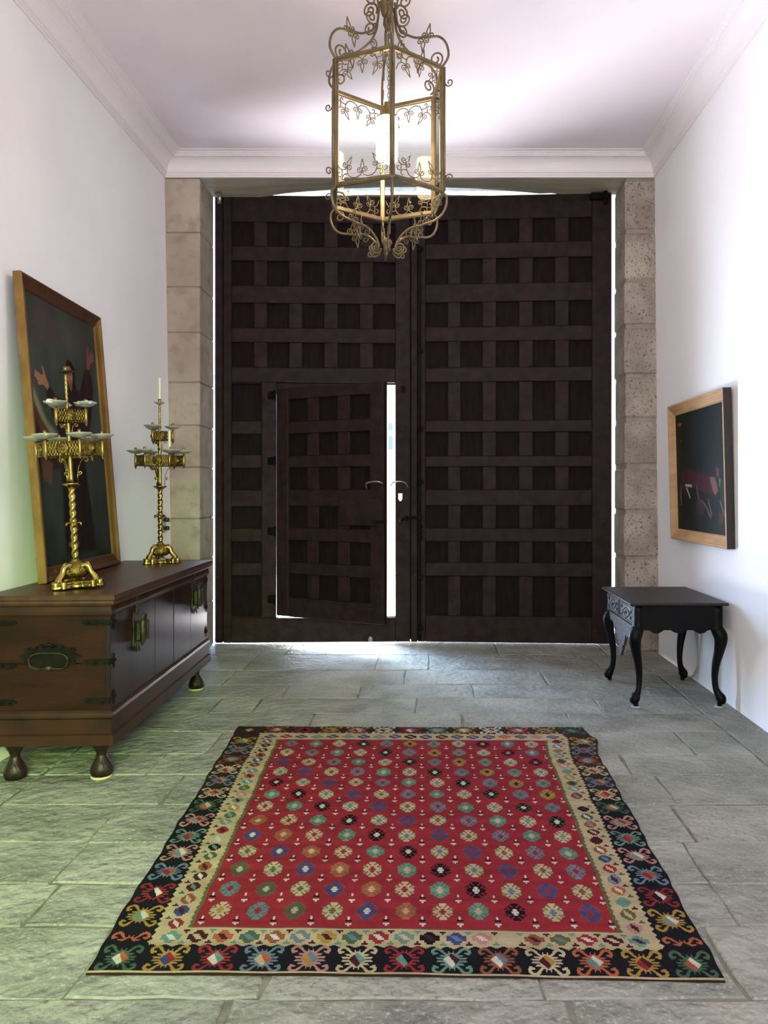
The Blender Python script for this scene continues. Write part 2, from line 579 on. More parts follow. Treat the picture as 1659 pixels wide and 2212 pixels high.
def flag(x0, x1, y0, y1):
    g = 0.004
    x0, x1, y0, y1 = x0 + g, x1 - g, y0 + g, y1 - g

    def edge(a, b, n):
        return [(a[0] + (b[0] - a[0]) * k / n, a[1] + (b[1] - a[1]) * k / n) for k in range(n)]
    q = 0.010
    c = [(x + random.uniform(-q, q) * .5, y + random.uniform(-q, q) * .5) for x, y in ((x0, y0), (x1, y0), (x1, y1), (x0, y1))]
    nx_, ny_ = max(2, min(8, int((x1 - x0) / 0.13))), 3
    out = edge(c[0], c[1], nx_) + edge(c[1], c[2], ny_) + edge(c[2], c[3], nx_) + edge(c[3], c[0], ny_)
    cx, cy = (x0 + x1) / 2, (y0 + y1) / 2
    out = [(x + random.uniform(-.007, .007), y + random.uniform(-.006, .006)) for x, y in out]
    zt = random.uniform(-0.003, 0.0)
    tx, ty = random.uniform(-.003, .003), random.uniform(-.003, .003)
    n = len(out)
    vs = [(x, y, -0.05) for x, y in out]
    vs += [(x, y, zt - 0.005 + (x - cx) * tx) for x, y in out]
    b = 0.005
    ins = [(x + (b if x < cx else -b) * (1 if abs(x - cx) > (x1 - x0) * .4 else 0.2), y + (b if y < cy else -b) * (1 if abs(y - cy) > (y1 - y0) * .35 else 0.1)) for x, y in out]
    vs += [(x, y, zt + (x - cx) * tx + (y - cy) * ty) for x, y in ins]
    fs = []
    for k in range(n):
        k2 = (k + 1) % n
        fs += [(k, k2, n + k2, n + k), (n + k, n + k2, 2 * n + k2, 2 * n + k)]
    fs.append(tuple(range(2 * n, 3 * n)))
    MB().add(vs, fs).build('flagstone', random.choice(SL), fl)


ys = [7.42, 6.723, 6.15, 5.694, 5.324, 4.958, 4.586, 4.19, 3.883, 3.516, 3.14, 2.807, 2.537, 2.172, 1.80, 1.42, 1.0, 0.5, 0.0, -0.8, -1.7]
joints = {0: [-1.27, 0.56, 1.49], 1: [-1.49, -0.45, -0.03, 1.33], 2: [-1.53, -0.21, 0.83], 3: [-1.03, -0.51, 0.28],
          4: [-1.42, -1.15, -0.11, 1.08], 5: [-0.74, 0.18, 0.84], 6: [-1.22, -0.3, 0.6, 1.4], 7: [-1.42, -0.6, 0.2, 0.99],
          8: [-1.22, -0.4, 0.4, 1.09], 9: [-1.38, -0.5, 0.3, 1.06], 10: [-1.37, -0.4, 0.5, 0.99], 11: [-1.33, -0.5, 0.2, 0.99],
          12: [-1.02, -0.48, 0.3, 0.87], 13: [-0.56, 0.37, 1.1]}
for i in range(len(ys) - 1):
    y1, y0 = ys[i], ys[i + 1]
    js = joints.get(i, [-1.2, -0.3, 0.6, 1.3])
    xl = -2.30
    if i >= 6:
        flag(-2.30, -1.93, y0, y1)
        xl = -1.93
    xs = [xl] + js + [1.71]
    for a, b in zip(xs[:-1], xs[1:]):
        flag(a, b, y0, y1)
for a, b in zip([7.42, 6.0, 5.2, 4.6, 3.9, 3.1, 2.3, 1.5, 0.4, -0.6], [6.0, 5.2, 4.6, 3.9, 3.1, 2.3, 1.5, 0.4, -0.6, -1.7]):
    flag(1.71, 1.955, b, a)

# ------------------------------------------------------------------ the great door
PANEL, RAIL, STILE = M['door_panel'], M['door'], M['door']


def member(root, name, x0, x1, z0, z1, mt, y0=0.0, y1=0.04, bev=0.005):
    j = random.uniform(-0.0025, 0.0025)
    return MB().box((x0, y0 + j, z0), (x1, y1, z1), bev).build(name, mt, root)


def grid(root, cols, rows, x0, x1, z0, z1, rails=True):
    """rails over the full width x0..x1 between the rows, muntins between the cells, a sunk panel per cell"""
    rs = sorted(rows)
    edges = [z0] + [e for r in rs for e in r] + [z1]
    for k in range(0, len(edges), 2):
        if edges[k + 1] - edges[k] > 0.01:
            member(root, 'rail', x0, x1, edges[k], edges[k + 1], RAIL)
    cs = sorted(cols)
    xe = [x0] + [e for c in cs for e in c] + [x1]
    for (a, b) in rs:
        for k in range(0, len(xe), 2):
            if xe[k + 1] - xe[k] > 0.01:
                member(root, 'muntin', xe[k], xe[k + 1], a, b, STILE, 0.002)
        for (c, d) in cs:
            t = random.uniform(0, 0.006)
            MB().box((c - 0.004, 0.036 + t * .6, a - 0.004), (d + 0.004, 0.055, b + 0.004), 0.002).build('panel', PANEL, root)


# left leaf
p0, p1 = Vector((-1.991, 7.17, 0)), Vector((-0.209, 7.24, 0))
ll = empty('door_1', p0, (0, 0, math.atan2(p1.y - p0.y, p1.x - p0.x)), label='left leaf of the great dark oak double door, with the wicket opening in it', kind='structure')
colsL = [(.155, .356), (.478, .675), (.797, .995), (1.122, 1.321), (1.444, 1.648)]
rowsU = [(3.631, 3.855), (3.271, 3.499), (2.886, 3.114), (2.526, 2.755)]
ZT = 4.10
member(ll, 'hinge_post', 0.0, 0.076, 0.01, ZT - 0.005, STILE, 0.008, 0.07, 0.012)
member(ll, 'stile', 0.081, 0.155, 0.012, ZT, STILE)
member(ll, 'stile', 1.648, 1.783, 0.012, ZT - 0.004, STILE)
grid(ll, colsL, rowsU, 0.155, 1.648, 2.392, ZT)
member(ll, 'bottom_rail', 0.155, 1.648, 0.012, 0.236, RAIL)
member(ll, 'stile', 0.427, 0.561, 0.236, 2.392, STILE)
grid(ll, [(.155, .427)], [(2.035, 2.378), (1.726, 1.916), (1.404, 1.607), (1.053, 1.256), (.740, .934), (.249, .625)], 0.155, 0.427, 0.236, 2.392)
bk = MB()
bk.box((0.0, 0.056, 2.382), (1.783, 0.075, ZT - 0.01))
bk.box((0.0, 0.056, 0.015), (1.783, 0.075, 0.236))
bk.box((0.0, 0.056, 0.236), (0.561, 0.075, 2.382))
bk.box((1.665, 0.041, 0.236), (1.783, 0.075, 2.382))
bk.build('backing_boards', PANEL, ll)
member(ll, 'head_stop', 0.561, 1.535, 2.305, 2.391, RAIL, 0.03, 0.075)
# right leaf
p0, p1 = Vector((-0.200, 7.24, 0)), Vector((1.637, 7.12, 0))
rl = empty('door_2', p0, (0, 0, math.atan2(p1.y - p0.y, p1.x - p0.x)), label='right leaf of the great dark oak double door, with a long iron bolt', kind='structure')
colsR = [(.132, .337), (.455, .654), (.781, .987), (1.113, 1.314), (1.439, 1.647)]
rowsR = [(3.665, 3.884), (3.293, 3.525), (2.9, 3.128), (2.528, 2.769), (2.042, 2.397), (1.717, 1.937), (1.408, 1.62), (1.054, 1.265), (.741, .935), (.251, .618)]
member(rl, 'stile', 0.0, 0.058, 0.012, ZT, STILE, -0.006)
member(rl, 'stile', 0.062, 0.132, 0.012, ZT, STILE)
member(rl, 'stile', 1.647, 1.822, 0.012, ZT + 0.01, STILE)
grid(rl, colsR, rowsR, 0.132, 1.647, 0.012, ZT)
MB().box((0.0, 0.056, 0.015), (1.822, 0.075, ZT - 0.01)).build('backing_boards', PANEL, rl)
MB().box((-0.045, 0.0765, 0.02), (0.03, 0.095, ZT - 0.02)).build('astragal', STILE, rl)
# arched filler strip along the head of both leaves
m = MB()
vs, fs = [], []
nx = 48
for i in range(nx + 1):
    x = -1.98 + 3.58 * i / nx
    t = min(max((x + 1.45) / 2.55, 0), 1)
    gap = 0.034 * math.sin(PI * t) ** 0.7 + random.uniform(-0.002, 0.002)
    zt = max(soffit_z(x) - gap if 0 < t < 1 else soffit_z(x) + 0.004, ZT + 0.002)
    vs += [(x, 7.245, ZT - 0.03), (x, 7.245, zt), (x, 7.275, zt), (x, 7.275, ZT - 0.03)]
for i in range(nx):
    a = 4 * i
    for k in range(4):
        fs.append((a + k, a + (k + 1) % 4, a + 4 + (k + 1) % 4, a + 4 + k))
m.add(vs, fs)
tag(m.build('trim_4', mat('head_strip_wood', srgb(84, 70, 50), srgb(110, 92, 66), 0.8, scale=8, bump=0.5, bscale=40)), kind='structure')
# pivots at the head
for x, w in ((1.50, 0.17), (-1.93, 0.05)):
    m = MB()
    m.box((x - w / 2, 7.045, 4.02 if w > 0.1 else 4.045), (x + w / 2, 7.11, 4.075), 0.012)
    m.tube([(x + w * 0.3, 7.07, 3.98), (x + w * 0.3, 7.07, 4.10)], 0.018, 8)
    m.build('pivot_hinge', M['iron'] if w > .1 else M['steel'], wb)
# bolt rod on the right leaf
m = MB()
m.box((0.074, -0.028, 0.03), (0.094, -0.010, 3.62), 0.004)
rod = m.build('bolt_rod', M['iron'], rl)
for z in (3.62, 2.68, 1.97, 1.48, 0.60, 0.14):
    MB().box((0.058, -0.034, z - 0.022), (0.110, 0.0, z + 0.022), 0.006).build('rod_guide', M['iron'], rl)
m = MB()
pr = [(0.010, 1.10)]
for z in (1.075, 1.025, 0.975):
    pr += [(0.012, z + 0.022), (0.022, z + 0.012), (0.024, z), (0.022, z - 0.012), (0.012, z - 0.022)]
pr += [(0.008, 0.935), (0.003, 0.915)]
m.lathe(pr[::-1], 12)
m.build('turned_grip', M['iron'], rl, (0.084, -0.030, 0))
m = MB()
m.tube(smooth_path([(0.084, -0.035, 1.152), (0.0, -0.045, 1.155), (-0.055, -0.05, 1.150), (-0.10, -0.05, 1.118)]), [0.011] * 12 + [0.005], 8)
m.box((0.064, -0.05, 1.125), (0.104, -0.02, 1.18), 0.006)
m.tube([(-0.035, -0.06, 1.13), (-0.035, -0.03, 1.165)], 0.012, 8)
m.build('bolt_lever', M['iron'], rl)
# furniture on the meeting stile of the left leaf
m = MB()
m.tube(smooth_path([(1.60, -0.02, 1.44), (1.63, -0.045, 1.475), (1.69, -0.05, 1.485), (1.74, -0.035, 1.47), (1.765, -0.01, 1.43)]), 0.006, 6)
m.build('latch_ring', M['steel'], ll)
m = MB()
m.prism([(1.674, 1.375), (1.712, 1.375), (1.712, 1.325), (1.700, 1.305), (1.686, 1.305), (1.674, 1.325)], -0.02, -0.002, 'y')
m.build('keyhole_cover', M['steel'], ll)
m = MB()
m.box((1.70, -0.02, 2.30), (1.735, 0.0, 2.36), 0.006)
m.build('latch_plate', M['iron'], ll)
m = MB()
m.lathe([(0.0, 0), (0.026, 0), (0.028, 0.012), (0.02, 0.03), (0.012, 0.036), (0.0, 0.038)], 12, Matrix.Translation((1.42, -0.002, 0.045)) @ Matrix.Rotation(PI / 2, 4, 'X'))
m.build('bolt_boss', M['steel'], ll)

# wicket door, opened inwards
p0, p1 = Vector((-1.43, 7.185, 0)), Vector((-0.423, 6.66, 0))
wk = empty('door_3', p0, (0, 0, math.atan2(p1.y - p0.y, p1.x - p0.x)), label='low wicket door standing ajar within the left leaf', kind='structure')
member(wk, 'stile', 0.0, 0.134, 0.262, 2.328, STILE)
member(wk, 'stile', 1.006, 1.136, 0.262, 2.328, STILE)
colsW = [(.134, .345), (.466, .673), (.794, 1.006)]
grid(wk, colsW, [(2.019, 2.226), (1.713, 1.913), (1.408, 1.608), (1.066, 1.262), (.753, .952), (.435, .651)], 0.134, 1.006, 0.262, 2.328)
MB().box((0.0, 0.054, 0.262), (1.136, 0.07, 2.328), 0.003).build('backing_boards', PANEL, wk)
MB().box((0.70, -0.022, 1.10), (1.13, 0.004, 1.33), 0.006).build('lock_board', RAIL, wk)
m = MB()
m.prism([(1.06, 1.145), (1.20, 1.150), (1.145, 1.128), (1.06, 1.12)], -0.035, -0.02, 'y')
m.build('lock_bolt', M['iron'], wk)
m = MB()
m.tube(smooth_path([(0.98, -0.01, 1.42), (1.0, -0.05, 1.46), (1.06, -0.055, 1.475), (1.12, -0.04, 1.475), (1.14, -0.01, 1.46)]), 0.007, 6)
m.build('pull_handle', M['steel'], wk)
for z in (2.27, 1.67, 1.03, 0.41):
    m = MB()
    m.box((-0.075, -0.035, z - 0.035), (-0.01, -0.012, z + 0.035), 0.005)
    m.tube([(0.0, -0.02, z - 0.045), (0.0, -0.02, z + 0.045)], 0.013, 8)
    m.build('hinge', M['iron'], wk)

# ------------------------------------------------------------------ outside
tag(MB().box((-16, 7.5, -0.2), (16, 46, -0.02)).build('ground', M['paving']), kind='structure')
bd = empty('building', (0, 40, 0), label='sunlit white building seen through the wicket gap', cat='building')
MB().box((-16, 0, -0.1), (16, 6, 7.2)).build('wall', M['facade'], bd)
m = MB()
m.prism([(-0.5, 7.2), (6.5, 7.2), (3, 8.8)], -16.4, 16.4, 'x')
m.build('roof', M['roof'], bd)
for k in range(-9, 8):
    for z0, h in ((3.45, 0.80), (4.45, 0.42)):
        x = k * 0.40 - 1.75
        poly = [(x - .14, z0), (x + .14, z0), (x + .14, z0 + h - .15)] + [(x + .14 * math.cos(a), z0 + h - .15 + .15 * math.sin(a)) for a in (PI / 4, PI / 2, 3 * PI / 4)] + [(x - .14, z0 + h - .15)]
        w = MB().prism(poly, -0.04, 0.02, 'y').build('window', M['facade'], bd)
        q = MB().prism([(x + (a - x) * .8, z0 + h / 2 + (b - z0 - h / 2) * .92) for a, b in poly], -0.06, -0.03, 'y').build('pane', M['window_glass'], w)

# ------------------------------------------------------------------ rug
NX, NY = 536, 510
CUT, CVT = 1.93 / NX, 2.373 / NY
PAL = {}
names = ['red', 'navy', 'cream', 'gold', 'crimson', 'greyblue', 'pink', 'teal', 'green', 'orange', 'rust', 'maroon', 'blue', 'white', 'olive', 'brown', 'black', 'sand']
cols_ = [(160, 26, 44), (24, 25, 32), (198, 180, 140), (176, 138, 48), (152, 34, 42), (106, 128, 146), (190, 132, 122), (104, 148, 134), (72, 104, 76), (184, 92, 54), (150, 84, 52), (78, 26, 38), (58, 72, 128), (214, 210, 194), (104, 104, 62), (58, 38, 30), (24, 18, 24), (196, 176, 132)]
for i, nme in enumerate(names):
    PAL[nme] = i
pal = np.array([srgb(*c)[:3] for c in cols_]) * 0.56
lum = pal.mean(axis=1, keepdims=True)
pal = pal * 0.86 + lum * 0.14
G = np.full((NY, NX), PAL['navy'], dtype=int)   # row 0 is the edge nearest the camera


def art_crab():
    y, x = np.mgrid[-14:15, -18:19].astype(float)
    ax, ay = np.abs(x), np.abs(y)
    A = np.zeros(x.shape, dtype=int)

    def near(pts, r):
        out = np.zeros(x.shape, bool)
        for (x0, y0), (x1, y1) in zip(pts[:-1], pts[1:]):
            dx, dy = x1 - x0, y1 - y0
            t = np.clip(((ax - x0) * dx + (ay - y0) * dy) / (dx * dx + dy * dy), 0, 1)
            out |= (ax - x0 - t * dx) ** 2 + (ay - y0 - t * dy) ** 2 < r * r
        return out
    A[((ax / 9.8 + ay / 10.2) <= 1) & (ax < 8) & (ay < 9)] = 1
    A[near([(4, 6), (7, 9), (9, 12), (12, 13), (15, 12), (16.5, 9.5), (15.5, 7), (13, 7.5)], 1.35)] = 1
    A[near([(6, 1.6), (12.5, 1.6)], .75) | near([(5, 4.6), (9.5, 4.6)], .7) | near([(2.0, 8), (2.0, 10)], .7)] = 1
    c = (ax / 7.4 + ay / 7.4) <= 1
    A[c & (x + y * 0.6 < 0.5)] = 2
    A[c & (x + y * 0.6 >= 0.5)] = 3
    return A


def art_rosette():
    y, x = np.mgrid[-12:13, -10:11].astype(float)
    ax, ay = np.abs(x), np.abs(y)
    A = np.zeros(x.shape, dtype=int)
    d = ax / 12.5 + ay / 14.5
    body = (d <= 1.0) & (ax <= 9) & (ay <= 11)
    A[body] = 1
    A[(d > 1.0) & (d <= 1.09) & (((ax + ay) % 4) < 3)] = 4
    q = (ax * 0.9 - ay * 0.8 + 40.5) % 5.2
    A[body & (d > 0.56) & (q < 1.6) & (ax > 1) & (ay > 1)] = 5
    A[body & (ax > 6) & (np.abs(ay - 3) < 1)] = 5
    A[((ax <= 3) & (ay <= 1)) | ((ax <= 1) & (ay <= 4)) | ((ax == 2) & (ay == 3))] = 2
    return A


def blit(A, uc, vc, colors, k=2):
    K = np.kron(A, np.ones((k, k), dtype=int)) if k > 1 else A
    h, w = K.shape
    i0, j0 = int(round(vc / CVT)) - h // 2, int(round(uc / CUT)) - w // 2
    for v, c in colors.items():
        if c is None:
            continue
        ii, jj = np.nonzero(K == v)
        ii, jj = ii + i0, jj + j0
        ok = (ii >= 0) & (ii < NY) & (jj >= 0) & (jj < NX)
        G[ii[ok], jj[ok]] = PAL[c]


vv, uu = np.meshgrid((np.arange(NY) + .5) * CVT, (np.arange(NX) + .5) * CUT, indexing='ij')
# cream border with toothed outline, then the red ground with a green edging at the sides
tooth = lambda t, p: np.abs(((t / p) % 1) - 0.5) * 2
ci = (uu > 0.150 - 0.012 * tooth(vv, 0.032)) & (uu < 1.780 + 0.012 * tooth(vv, 0.032)) & (vv > 0.146 - 0.014 * tooth(uu, 0.045)) & (vv < 2.243 + 0.010 * tooth(uu, 0.036))
G[ci] = PAL['sand']
brn = (~ci) & (vv > 1.35)
G[brn] = PAL['brown']
ri = (uu > 0.252 - 0.006 * tooth(vv, 0.03)) & (uu < 1.678 + 0.006 * tooth(vv, 0.03)) & (vv > 0.232) & (vv < 2.133)
re = (uu > 0.262) & (uu < 1.668) & (vv > 0.236) & (vv < 2.130)
G[ri] = PAL['olive']
G[re] = PAL['red']
CR, RO = art_crab(), art_rosette()
bot = [('green', 'white', 'orange'), ('gold', 'blue', 'crimson'), ('crimson', 'white', 'teal'), ('greyblue', 'cream', 'orange'), ('pink', 'gold', 'greyblue'),
       ('cream', 'maroon', 'teal'), ('crimson', 'teal', 'navy'), ('teal', 'white', 'maroon'), ('rust', 'white', 'greyblue'), ('cream', 'maroon', 'gold'),
       ('orange', 'teal', 'white'), ('gold', 'crimson', 'maroon'), ('green', 'orange', 'white')]
top = [('brown', 'cream', 'gold'), ('rust', 'pink', 'cream'), ('crimson', 'maroon', 'black'), ('gold', 'crimson', 'gold'), ('pink', 'crimson', 'cream'), ('white', 'crimson', 'pink'),
       ('crimson', 'white', 'greyblue'), ('teal', 'pink', 'teal'), ('gold', 'white', 'cream'), ('white', 'pink', 'crimson'), ('orange', 'greyblue', 'white'), ('gold', 'crimson', 'greyblue'), ('green', 'teal', 'olive')]
for k in range(13):
    u = 0.077 + k * (1.93 - 0.154) / 12
    a = bot[k]
    blit(CR, u, 0.070, {1: a[0], 2: a[1], 3: a[2]}, 1)
    a = top[k]
    blit(CR, u, 2.306, {1: a[0], 2: a[1], 3: a[2]}, 1)
side = [('gold', 'teal', 'white'), ('crimson', 'navy', 'white'), ('greyblue', 'crimson', 'orange'), ('pink', 'teal', 'white'), ('teal', 'crimson', 'rust'),
        ('pink', 'teal', 'crimson'), ('green', 'orange', 'cream'), ('cream', 'orange', 'crimson'), ('greyblue', 'crimson', 'gold'), ('cream', 'crimson', 'pink'),
        ('rust', 'teal', 'greyblue'), ('greyblue', 'crimson', 'rust'), ('gold', 'greyblue', 'cream')]
for k in range(13):
    v = 0.302 + k * 0.1505
    a = side[k]
    for u in (0.072, 1.858):
        blit(CR, u, v, {1: a[0], 2: a[1], 3: a[2]}, 1)
half = CR[17:, :]
for u in (0.072, 1.858):
    blit(half, u, 0.187, {1: 'orange', 2: None, 3: None}, 1)
# rosettes
seq = {0: ('cream', 'gold'), 1: ('greyblue', 'crimson'), 2: ('green', 'cream'), 3: ('cream', 'olive'), 4: ('blue', 'white'), 5: ('orange', 'cream'), 6: ('cream', 'crimson'), 7: ('teal', 'cream'),
       8: ('black', 'white'), 9: ('cream', 'greyblue'), 10: ('blue', 'crimson'), 11: ('cream', 'rust'), 12: ('greyblue', 'red'), 13: ('teal', 'cream'), 14: ('cream', 'teal'),
       15: ('black', 'white'), 16: ('greyblue', 'olive'), 17: ('gold', 'maroon'), 18: ('teal', 'olive'), 19: ('cream', 'greyblue'), 20: ('black', 'pink'), 21: ('greyblue', 'cream'), 22: ('cream', 'greyblue')}
for r in range(13):
    for c in range(11):
        a, b = seq[(r + c) % 23]
        u = 0.335 + c * 0.126 + random.uniform(-.003, .003)
        v = 0.338 + r * 0.1435
        blit(RO, u, v, {1: a, 2: b, 4: 'olive' if a != 'black' else 'maroon', 5: 'olive' if (r * 3 + c) % 2 else 'red'}, 1)
dots = np.array([[0, 1, 0], [1, 1, 1], [0, 0, 0], [2, 2, 2], [0, 1, 0], [0, 1, 0]])
for r in range(13):
    for c in range(12):
        blit(dots, 0.272 + c * 0.126 if c else 0.283, 0.338 + (r - 0.42) * 0.1435, {1: 'white', 2: 'black' if (r * c) % 3 == 0 else None})
# lozenges in the cream border
lz = np.zeros((7, 9), dtype=int)
for y in range(-3, 4):
    for x in range(-4, 5):
        if abs(x) / 5.2 + abs(y) / 4.6 <= 1: lz[y + 3, x + 4] = 1
        if (x, y) in ((-1, 1), (0, 1), (1, 0), (0, 0), (-1, 0), (0, -1), (1, -1), (-2, 1), (2, -1)): lz[y + 3, x + 4] = 2
lzs = lz.T
lc = ['teal', 'maroon', 'orange', 'green', 'rust', 'greyblue', 'gold', 'green', 'crimson', 'teal', 'navy', 'blue', 'pink', 'cream', 'rust', 'olive', 'crimson', 'maroon', 'teal']
tri = np.array([[1, 1, 1], [0, 1, 0]])
for k in range(19):
    u = 0.207 + k * 0.0842
    a = lc[k % len(lc)]
    blit(lz, u, 0.186, {1: a, 2: ['white', 'cream', 'maroon', 'greyblue'][k % 4]})
    blit(lz, u, 2.186, {1: lc[(k * 5 + 3) % len(lc)] if k % 2 else 'blue', 2: 'pink'})
    if k < 18:
        blit(tri, u + 0.042, 0.160, {1: 'maroon' if k % 2 else 'teal'})
        blit(tri[::-1], u + 0.042, 0.214, {1: 'teal' if k % 2 else 'maroon'})
for k in range(25):
    v = 0.262 + k * 0.0770
    for q, u in enumerate((0.200, 1.730)):
        c = lc[(k * 3 + q * 4 + 8) % len(lc)]
        blit(lzs[1:-1], u, v, {1: c, 2: ['white', 'maroon', 'cream', 'teal'][(k + q) % 4]})
        blit(tri, u + (0.032 if q else -0.030), v + 0.038, {1: 'maroon' if k % 2 else 'green'})
# selvage
G[:2, :] = PAL['sand']
colr = pal[G] * (1 + rng.normal(0, 0.06, (NY, NX, 1)))
rowv = 1 + 0.08 * np.sin(np.arange(NY) * 0.37) * np.sin(np.arange(NY) * 0.061) + rng.normal(0, 0.025, NY)
colr = np.clip(colr * rowv[:, None, None], 0, 1)

s_, t_ = np.meshgrid(np.linspace(0, 1, NX + 1), np.linspace(0, 1, NY + 1))
NLc, NRc, FRc, FLc = np.array([-1.005, 2.273]), np.array([0.832, 2.238]), np.array([0.886, 4.632]), np.array([-1.148, 4.648])
P2 = ((1 - s_) * (1 - t_))[..., None] * NLc + (s_ * (1 - t_))[..., None] * NRc + (s_ * t_)[..., None] * FRc + ((1 - s_) * t_)[..., None] * FLc
P2[..., 1] += 0.010 * np.sin(PI * s_) * (1 - t_)
P2[..., 0] += (0.0035 * np.sin(t_ * 31) + 0.002 * np.sin(t_ * 97 + 2)) * s_ ** 3 * (t_ > 0.02) + 0.002 * np.sin(t_ * 83) * (1 - s_) + 0.003 * np.sin(t_ * 23 + 1) * (1 - s_) ** 2
P2[..., 0] += 0.035 * s_ ** 6 * np.exp(-((t_ - 0.90) / 0.05) ** 2)
Zr = 0.0075 + 0.0014 * np.sin(t_ * 60 + 3 * np.sin(s_ * 5)) * (0.3 + np.sin(t_ * PI)) + 0.0012 * np.sin(t_ * 133 + s_ * 6) + 0.001 * np.sin(s_ * 40 + t_ * 9)
V = np.concatenate([P2, Zr[..., None]], axis=-1).reshape(-1, 3)
idx = np.arange((NY + 1) * (NX + 1)).reshape(NY + 1, NX + 1)
Q = np.stack([idx[:-1, :-1], idx[:-1, 1:], idx[1:, 1:], idx[1:, :-1]], axis=-1).reshape(-1, 4)
FC = colr.reshape(-1, 3)
# skirt down to the floor
ring = np.concatenate([idx[0, :], idx[1:, -1], idx[-1, -2::-1], idx[-2:0:-1, 0]])
low = V[ring].copy(); low[:, 2] = 0.0005
k0 = len(V)
V = np.concatenate([V, low])
nr = len(ring); a_ = np.arange(nr); b_ = (a_ + 1) % nr
SK = np.stack([ring[a_], k0 + a_, k0 + b_, ring[b_]], axis=-1)
Q = np.concatenate([Q, SK])
FC = np.concatenate([FC, np.tile(pal[PAL['brown']], (nr, 1))])


def print_mesh(name, V, Q, FC, m, parent=None, smooth=True):
    me = bpy.data.meshes.new(name)
    me.vertices.add(len(V)); me.vertices.foreach_set('co', V.astype(np.float32).ravel())
    me.loops.add(len(Q) * 4); me.loops.foreach_set('vertex_index', Q.astype(np.int32).ravel())
    me.polygons.add(len(Q))
    me.polygons.foreach_set('loop_start', np.arange(0, len(Q) * 4, 4, dtype=np.int32))
    me.polygons.foreach_set('use_smooth', np.full(len(Q), smooth))
    me.update()
    at = me.color_attributes.new('print', 'FLOAT_COLOR', 'CORNER')
    c4 = np.ones((len(Q), 4, 4), dtype=np.float32)
    c4[..., :3] = FC[:, None, :]
    at.data.foreach_set('color', c4.ravel())
    me.materials.append(m)
    o = bpy.data.objects.new(name, me)
    COL.objects.link(o)
    if parent:
        o.parent = parent
    return o


M['wool'] = attr_mat('woven_wool', 0.95, 0.5, 260, (1, 1, 1), 0.12, spec=0.08)
rug = print_mesh('rug', V, Q, FC, M['wool'])
tag(rug, 'red flat-woven rug with rosettes and a dark flowered border on the flagstones', 'rug')
m = MB()
for i in range(150):
    s = random.random() ** (1.5 if i % 2 else 1)
    p = FLc + (FRc - FLc) * s
    m.tube([(p[0], p[1] - 0.004, 0.006), (p[0] + random.uniform(-.01, .01), p[1] + random.uniform(.01, .035), 0.003)], 0.0012, 4)
tag(m.build('fringe', mat('fringe_wool', srgb(92, 80, 58), None, 0.9), rug), kind='stuff')

# ------------------------------------------------------------------ chest
ch = empty('chest', (-1.535, 3.77, 0), (0, 0, math.atan2(0.065, 1.88)), label='long dark red-brown wooden chest with iron straps along the left wall', cat='chest')
CL, CD = 1.88, 0.60
seams = [0.018, 0.325, 0.692, 1.053, 1.431, CL - 0.018]
for a, b in zip(seams[:-1], seams[1:]):
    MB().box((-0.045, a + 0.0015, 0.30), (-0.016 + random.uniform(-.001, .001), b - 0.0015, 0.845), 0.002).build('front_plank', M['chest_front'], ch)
MB().box((-0.584, 0.016, 0.57), (-0.045, 0.045, 0.845), 0.002).build('end_board', M['chest_end'], ch)
MB().box((-0.584, 0.016, 0.30), (-0.045, 0.045, 0.5685), 0.002).build('end_board', M['chest_end'], ch)
m = MB()
m.box((-0.584, 0.045, 0.30), (-0.56, CL - 0.045, 0.845)).box((-0.584, CL - 0.045, 0.30), (-0.046, CL - 0.018, 0.845)).box((-0.56, 0.045, 0.28), (-0.046, CL - 0.045, 0.32))
m.box((-0.0465, 0.017, 0.302), (-0.040, CL - 0.02, 0.843))
m.build('carcass', M['chest_front'], ch)


def ring_moulding(name, prof, mt, parent):
    """mitred moulding round the chest: prof of (outset, z)"""
    m = MB()
    n = len(prof)
    vs = []
    for o_, z in prof:
        vs += [(-CD + 0.016 - o_, 0.016 - o_, z), (-0.016 + o_, 0.016 - o_, z), (-0.016 + o_, CL - 0.016 + o_, z), (-CD + 0.016 - o_, CL - 0.016 + o_, z)]
    fs = []
    for i in range(n - 1):
        for k in range(4):
            a, b = 4 * i + k, 4 * i + (k + 1) % 4
            fs.append((a, b, b + 4, a + 4))
    fs += [(0, 3, 2, 1), (4 * n - 4, 4 * n - 3, 4 * n - 2, 4 * n - 1)]
    m.add(vs, fs)
    return m.build(name, mt, parent)


ring_moulding('base_moulding', [(0.004, 0.345), (0.014, 0.335), (0.020, 0.322), (0.020, 0.312), (0.006, 0.302)][::-1], M['chest_mould'], ch)
ring_moulding('plinth', [(0.008, 0.303), (0.008, 0.235), (0.020, 0.228), (0.022, 0.180)][::-1], M['chest_mould'], ch)
ring_moulding('upper_moulding', [(0.001, 0.795), (0.010, 0.806), (0.012, 0.822), (0.004, 0.846)], M['chest_mould'], ch)
ring_moulding('lid', [(0.012, 0.846), (0.020, 0.852), (0.026, 0.862), (0.024, 0.872), (0.030, 0.878), (0.030, 0.892), (0.024, 0.900)], M['chest_top'], ch)
